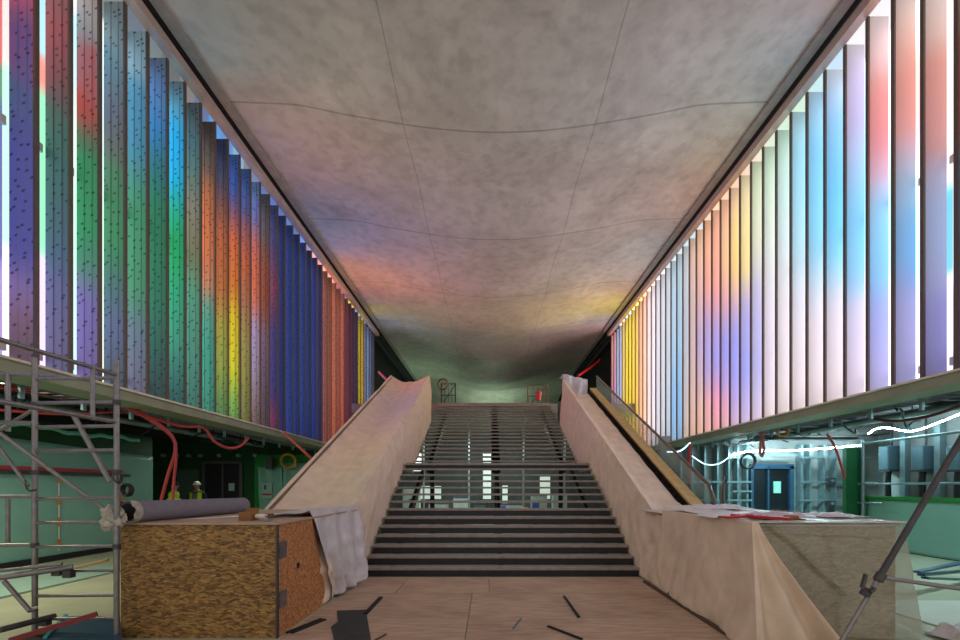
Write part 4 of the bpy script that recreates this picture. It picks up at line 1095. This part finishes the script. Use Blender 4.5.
# back wall of the right aisle
d2 = MB().box(9.25, 10.55, 15.38, 15.48, 0, 2.25).build('door_2', mat('black door', (12,20,26), .4)); d2['kind'] = 'structure'
lx = d2.location.x
for x, w in ((9.2,.1),(10.62,.14),(9.78,.06)): MB().box(x-w/2-lx, x+w/2-lx, -.16, -.052, 0, 2.36).build('door_frame', M_BLUE, d2)
MB().box(9.15-lx, 10.7-lx, -.16, -.052, 2.25, 2.42).build('door_frame', M_BLUE, d2)
tag(MB().box(10.0, 10.26, 15.33, 15.36, 1.38, 1.80).build('notice', mat('pale green notice', (150,205,190), .7, emis=None)), 'pale green notice on the black door of the right aisle', 'notice')
xs = [6.6,7.0,7.45,7.9,8.3,8.62,8.95,10.9,11.2,11.7,12.1,12.6,13.1]
for i, x in enumerate(xs):
    tag(MB().box(x, x+.06, 15.2, 15.48, 0, 3.1).build('wall_stud', M_PIPE), '%s upright steel stud from the left on the right aisle back wall' % ordinal(i), 'stud', 'steel studs of the right aisle back wall')
for i, (x0, x1, z) in enumerate(((6.5,9.1,1.75),(6.5,9.1,1.1),(8.3,9.15,2.62),(10.8,13.4,1.75),(10.8,13.4,1.1),(10.8,13.4,2.62),(9.2,10.7,2.70),(8.4,9.1,1.42))):
    tag(MB().box(x0, x1, 15.12, 15.19, z, z+.06).build('wall_rail', M_PIPE), 'horizontal steel rail on the right aisle back wall, %s' % ('upper left of the door','lower left of the door','short one high left of the door','middle one right of the door','lowest right of the door','highest right of the door','above the door','short one beside the left stud')[i], 'rail')
for i, (x, z) in enumerate(((11.85,2.0),(12.5,2.0),(11.85,1.2),(12.5,1.2))):
    t = thing('junction_box', 'small dark box on the right aisle back wall, %s of four' % ('upper left','upper right','lower left','lower right')[i], 'junction box', (x, 15.1, z), 'dark boxes on the right aisle back wall')
    MB().box(x-.12, x+.12, 15.0, 15.20, z-.28, z-.08).build('body', M_STEELD, t, bevel=.01)
    MB().tube([(x,14.96,z-.18),(x,15.0,z-.18)], .05, 10).build('knob', M_PIPE, t)
cable('cable_coil', coil(P(748,461,14.9), (0,1,.1), .25, .03, 3), .03, M_BLACK, 'black cable coil hanging above the left side of the black door', 'cable coil')
t = thing('hose_stand', 'dark stand hung with hoses left of the black door', 'stand', tuple(P(726,520,14.6)))
v = P(726,500,14.6)
MB().tube([(v.x,14.6,0),(v.x,14.6,2.0)], .04, 8).build('post', M_BLACK, t)
for k in range(4):
    MB().tube(smooth_path([(v.x-.05,14.6,1.95-.1*k),(v.x-.22+.06*k,14.55,1.4-.1*k),(v.x-.15+.1*k,14.5,.7),(v.x+.1,14.5,.5+.1*k)]), .03, 8).build('hose', M_BLACK if k % 2 else M_BROWN, t, smooth=True)
M_LED = mat('led rope', (255,255,255), .4, emis=(205,246,255), strength=80)
led = [('led_rope', [P(733,455,15.0), P(752,451,15.0), P(790,450.5,15.0), P(830,448,15.0), P(864,445,15.0)], .022, 'glowing white LED rope along the back wall of the right aisle'),
       ('led_rope', [P(868,434,10.9), P(876,429,10.8), P(888,428,10.4), P(905,431,10.2), P(918,430,9.9), P(940,422,9.6), P(962,413,9.3)], .016, 'glowing LED rope along the top of the right concrete wall'),
       ('led_rope', [P(667,452,14.0), P(680,451,14.0), P(690,443,13.6)], .02, 'short bent LED rope beside the red drop pipe'),
       ('led_rope', [P(692,456,14.8), P(705,464,14.8), P(718,464,14.8), P(728,458,14.9), P(735,452,15)], .016, 'drooping LED rope left of the black cable coil')]
M_LED2 = mat('dimmer led rope', (255,255,255), .4, emis=(190,240,252), strength=3)
for i, (nm, pts, r, lab) in enumerate(led): cable(nm, pts, r, M_LED if i < 2 else M_LED2, lab, 'led light')
cable('red_conduit', [P(806,417,9.2),P(822,417,9.0),P(850,411,8.6),P(875,403,8.2)], .045, M_RED, 'bright red conduit hugging the underside of the right beam', 'conduit')
cable('red_conduit', [P(935,388,6.9),P(948,386,6.7),P(965,385,6.5)], .035, M_REDP, 'pale red conduit under the right beam at the picture edge', 'conduit')
cable('red_conduit', [P(690,444,12.5),P(689,460,12.5),P(689,485,12.5)], .05, M_RED, 'red drop pipe right of the glass balustrade', 'conduit')
cable('red_conduit', [P(738,432,11.2),P(752,430,10.8),P(768,427,10.4)], .04, M_RED, 'short red conduit under the right beam above the black coil', 'conduit')
cable('red_conduit', [P(827,434,9.5),P(834,445,9.5),P(840,462,9.6),P(845,478,9.7)], .025, M_REDP, 'thin red cable hanging beside the green corner panel', 'conduit')
cable('red_conduit', [P(868,418,9.0),P(890,421,8.6),P(915,419,8.0),P(940,413,7.6),P(962,405,7.2)], .028, mat('dark red cable', (110,40,44), .5), 'dark red cable sagging in front of the right LED rope', 'cable')
cable('cable_coil', coil(P(783,431,10.8), (0,1,.2), .13, .02, 3), .025, mat('amber cable', (200,140,70), .5), 'amber cable coil hanging under the right beam', 'cable coil')
cable('hose_loop', [P(761,440,11.5)+Vector((0,0,.5)),P(761,440,11.5),P(760,452,11.5),P(762,456,11.5),P(764,450,11.5),P(763,440,11.5),P(763,440,11.5)+Vector((0,0,.5))], .035, mat('pink hose', (190,110,110), .5), 'dull pink hose loop hanging under the right beam', 'hose')
for i in range(3):
    tag(MB().bar(P(917+4*i,572+3*i,6.3), P(975,560+10*i,6.9+.2*i), .09, .03).build('steel_plank', M_BLUE), 'blue grey plank on the floor by the right hoarding, %s from the wall' % ordinal(i), 'plank', 'planks by the right hoarding')
tag(MB().box(4.9, 9.3, 4.35, 5.95, .001, .02).build('floor_board', mat('pale floor slab', (208,214,200), .5, 0, .05, 2)), 'pale slab on the floor right of the wrapped crate', 'slab')
tag(MB().box(4.55, 9.3, 2.6, 4.33, .001, .02).build('floor_board', MATS['pale floor slab']), 'pale slab on the floor at the lower right corner', 'slab')
tag(MB().grid(crumple((4.75, 4.4, .022), .5, .5, .2, 45), 24, 20).build('plastic_scrap', M_FILM2, smooth=True, solid=.003), 'crumpled film on the floor at the right foot of the wrapped crate', 'film')

# ------------------------------------------------------------------ workers
M_SKIN = mat('skin', (176,128,104), .6); M_HIVIS = mat('yellow hi-vis', (186,222,30), .7, 0, .05, 6)
M_CLOTH = mat('dark work clothes', (36,38,48), .8); M_HELM = mat('white helmet', (226,226,220), .35); M_GREYT = mat('grey shirt', (110,110,112), .8)
M_HAIR = mat('dark hair', (22,18,16), .8)
def skin_mesh(name, verts, edges, radii, material, parent, root=0, sub=2):
    me = bpy.data.meshes.new(name); me.from_pydata(verts, edges, []); o = bpy.data.objects.new(name, me); COL.objects.link(o)
    o.parent = parent; sm = o.modifiers.new('skin', 'SKIN'); sm.use_smooth_shade = True
    for i, r in enumerate(radii):
        r = r if isinstance(r, tuple) else (r, r); me.skin_vertices[0].data[i].radius = r
    me.skin_vertices[0].data[root].use_root = True
    s_ = o.modifiers.new('sub', 'SUBSURF'); s_.levels = sub; s_.render_levels = sub
    me.materials.append(material); return o
def worker(loc, yaw, label, helmet, open_vest):
    t = thing('person', label, 'person', loc); t.rotation_euler.z = yaw; t['_o'] = (0,0,0)
    # faces -y in its own frame
    V = [(0,0,.95),(0,0,1.12),(0,0,1.32),(0,.01,1.45),(0,0,1.52),(0,-.01,1.60),(0,-.01,1.69)]
    Rr = [(.15,.11),(.135,.10),(.165,.11),(.10,.07),(.052,.055),(.072,.088),(.066,.08)]
    E = [(0,1),(1,2),(2,3),(3,4),(4,5),(5,6)]
    for s in (-1, 1):
        n = len(V)
        V += [(s*.19,0,1.41),(s*.24,.02,1.15),(s*.22,-.14,.95),(s*.20,-.20,.90)]; Rr += [.058,.045,.034,.026]
        E += [(3,n),(n,n+1),(n+1,n+2),(n+2,n+3)]
        hb = n+3
        for f, (dx, L) in enumerate(((-.028,.075),(-.010,.085),(.010,.08),(.028,.062))):
            q = len(V); V.extend([(s*.20+dx,-.235,.885),(s*.20+dx,-.235-L*.6,.86),(s*.20+dx,-.235-L*.8,.835)]); Rr += [.010,.009,.008]
            E += [(hb,q),(q,q+1),(q+1,q+2)]
        q = len(V); V += [(s*.165,-.215,.89),(s*.15,-.25,.875)]; Rr += [.011,.010]; E += [(hb,q),(q,q+1)]
        n = len(V)
        V += [(s*.10,0,.86),(s*.11,-.01,.50),(s*.115,.01,.09),(s*.12,-.15,.045)]; Rr += [.085,.058,.042,.035]
        E += [(0,n),(n,n+1),(n+1,n+2),(n+2,n+3)]
    skin_mesh('body', V, E, Rr, M_SKIN, t)
    # clothes
    ca = [(0,0,.98),(0,0,1.14),(0,0,1.32),(0,.01,1.43)]; cr_ = [(.165,.125),(.15,.115),(.18,.125),(.115,.085)]
    ce = [(0,1),(1,2),(2,3)]
    for s in (-1, 1):
        n = len(ca); ca += [(s*.19,0,1.41),(s*.24,.02,1.15),(s*.222,-.13,.965)]; cr_ += [.070,.056,.044]; ce += [(3,n),(n,n+1),(n+1,n+2)]
    skin_mesh('jacket', ca, ce, cr_, M_CLOTH if open_vest else M_HIVIS, t)
    ca = [(0,0,.95)]; cr_ = [(.165,.12)]; ce = []
    for s in (-1, 1):
        n = len(ca); ca += [(s*.10,0,.84),(s*.11,-.01,.50),(s*.115,.01,.12)]; cr_ += [.10,.072,.06]; ce += [(0,n),(n,n+1),(n+1,n+2)]
    skin_mesh('trousers', ca, ce, cr_, M_CLOTH, t)
    if open_vest:
        for s in (-1, 1):
            m = MB().grid(lambda u, v, s=s: (s*(.075+.10*u), -(.135-.05*u*u)-.004+.02*(v-.5)**2, 1.0+.44*v), 6, 10)
            m.build('vest_panel', M_HIVIS, t, smooth=True, solid=.01)
        MB().grid(lambda u, v: (-.07+.14*u, -.132, 1.0+.42*v), 4, 6).build('shirt_front', M_GREYT, t, solid=.008)
        MB().grid(lambda u, v: (-.17+.34*u, .135-.3*(u-.5)**2, 1.0+.44*v), 8, 8).build('vest_panel', M_HIVIS, t, smooth=True, solid=.01)
    else:
        for z in (1.10, 1.25):
            MB().tube([(.0,0,z-.02),(.0,0,z+.02)], .17, 20, cap=False).build('reflective_band', M_WHITE, t)
    # face
    for s in (-1, 1):
        MB().tube([(s*.028,-.098,1.635),(s*.028,-.090,1.635)], [.004,.010], 8).build('eye', M_BLACK, t)
        MB().tube([(s*.076,-.005,1.60),(s*.084,.0,1.65)], .014, 8).build('ear', M_SKIN, t)
    MB().tube([(0,-.092,1.64),(0,-.118,1.60)], [.008,.014], 8).build('nose', M_SKIN, t)
    MB().tube([(-.022,-.096,1.572),(.022,-.096,1.572)], .005, 6).build('mouth', M_BROWN, t)
    def dome(u, v, r=1.0, z0=1.665, h=.12):
        a = u*2*PI; p = v*PI/2
        return (.098*r*math.cos(a)*math.cos(p), -.005+.118*r*math.sin(a)*math.cos(p), z0+h*math.sin(p))
    MB().grid(lambda u, v: dome(u, v, 1.0 if helmet else .86, 1.665 if helmet else 1.645, .115 if helmet else .12), 24, 10).build('helmet' if helmet else 'hair', M_HELM if helmet else M_HAIR, t, smooth=True)
    if helmet:
        MB().box(-.07, .07, -.165, -.10, 1.66, 1.675).build('helmet_peak', M_HELM, t, bevel=.004)
    for s in (-1, 1): MB().box(s*.118-.045, s*.118+.045, -.21, .06, 0, .08).build('boot', M_BLACK, t, bevel=.02)
    return t
worker((P(197,0,13).x, 13.0, 0), .15, 'person in white helmet and open yellow vest over a grey shirt, facing the camera', True, True)
worker((P(174,0,12.0).x, 12.0, -.0), 1.9, 'person in yellow hi-vis jacket with dark hair, turned aside left of the white helmet', False, False)

# ------------------------------------------------------------------ lights
def area(name, loc, rot, size, energy, color, sy=None):
    l = bpy.data.lights.new(name, 'AREA'); l.energy = energy; l.color = color; l.size = size
    if sy: l.shape = 'RECTANGLE'; l.size_y = sy
    o = bpy.data.objects.new(name, l); COL.objects.link(o); o.location = loc; o.rotation_euler = rot
    return o
def added_fixture(x, y, z, sx, sy, label, grp):  # housing shape added around an unseen area light
    t = thing('added_housing', label, 'added light housing', (x, y, z), grp)
    MB().box(x-sx/2-.03, x+sx/2+.03, y-sy/2-.03, y+sy/2+.03, z+.02, z+.08).build('housing', M_STEELD, t)
added_fixture(-8.0, 5.5, 3.24, 1.0, .3, 'flat added light housing over the pale floor of the left aisle', 'added light housings')
area('unseen aisle light', (-8.0,5.5,3.23), (0,0,0), 1.0, 130, (1,.97,.74), .3)
area('unseen aisle light', (-9.0,13.8,3.0), (0,0,0), .8, 22, (.8,1,.85), .3)
added_fixture(-9.0, 13.8, 3.02, .8, .3, 'flat added light housing above the two workers', 'added light housings')
added_fixture(8.4, 6.2, 3.22, 1.0, .3, 'flat added light housing over the right aisle by the low hoarding', 'added light housings')
area('unseen aisle light', (8.4,6.2,3.21), (0,0,0), 1.0, 130, (.62,.96,1), .3)  # added cyan light, helps out the LED ropes
area('unseen aisle light', (9.6,13.0,3.0), (0,0,0), 2.5, 220, (.5,.92,1), .3)  # also added, strengthens the cyan around the LED ropes
added_fixture(9.6, 13.0, 3.02, 2.5, .3, 'long added light housing before the black door of the right aisle', 'added light housings')
area('green light', (-5.0,30,5.6), (math.radians(180),0,0), 1.2, 60, (.62,1,.66), 3)
area('green light', (0,36,5.6), (math.radians(180),0,0), 3, 130, (.66,1,.68), 3)
area('under stair fill light', (0,22.5,4.6), (0,0,0), 3, 90, (.86,1,.94), 1)
area('under stair fill light', (-1.2,17.3,3.6), (math.radians(20),0,0), 2.4, 120, (.86,1,.96), .6)  # added to brighten the stored boxes and the stair treads
w = bpy.data.worlds.new('world'); scene.world = w; w.use_nodes = True
bg = w.node_tree.nodes['Background']; bg.inputs[0].default_value = (1,.93,.87,1); bg.inputs[1].default_value = .64
# wall behind the camera is left open: the hall continues there in dim light
for o in ROOTS:
    if '_o' in o: del o['_o']
vs = scene.view_settings; vs.view_transform = 'Standard'; vs.look = 'None'; vs.gamma = 1; vs.use_curve_mapping = False; vs.exposure = 0
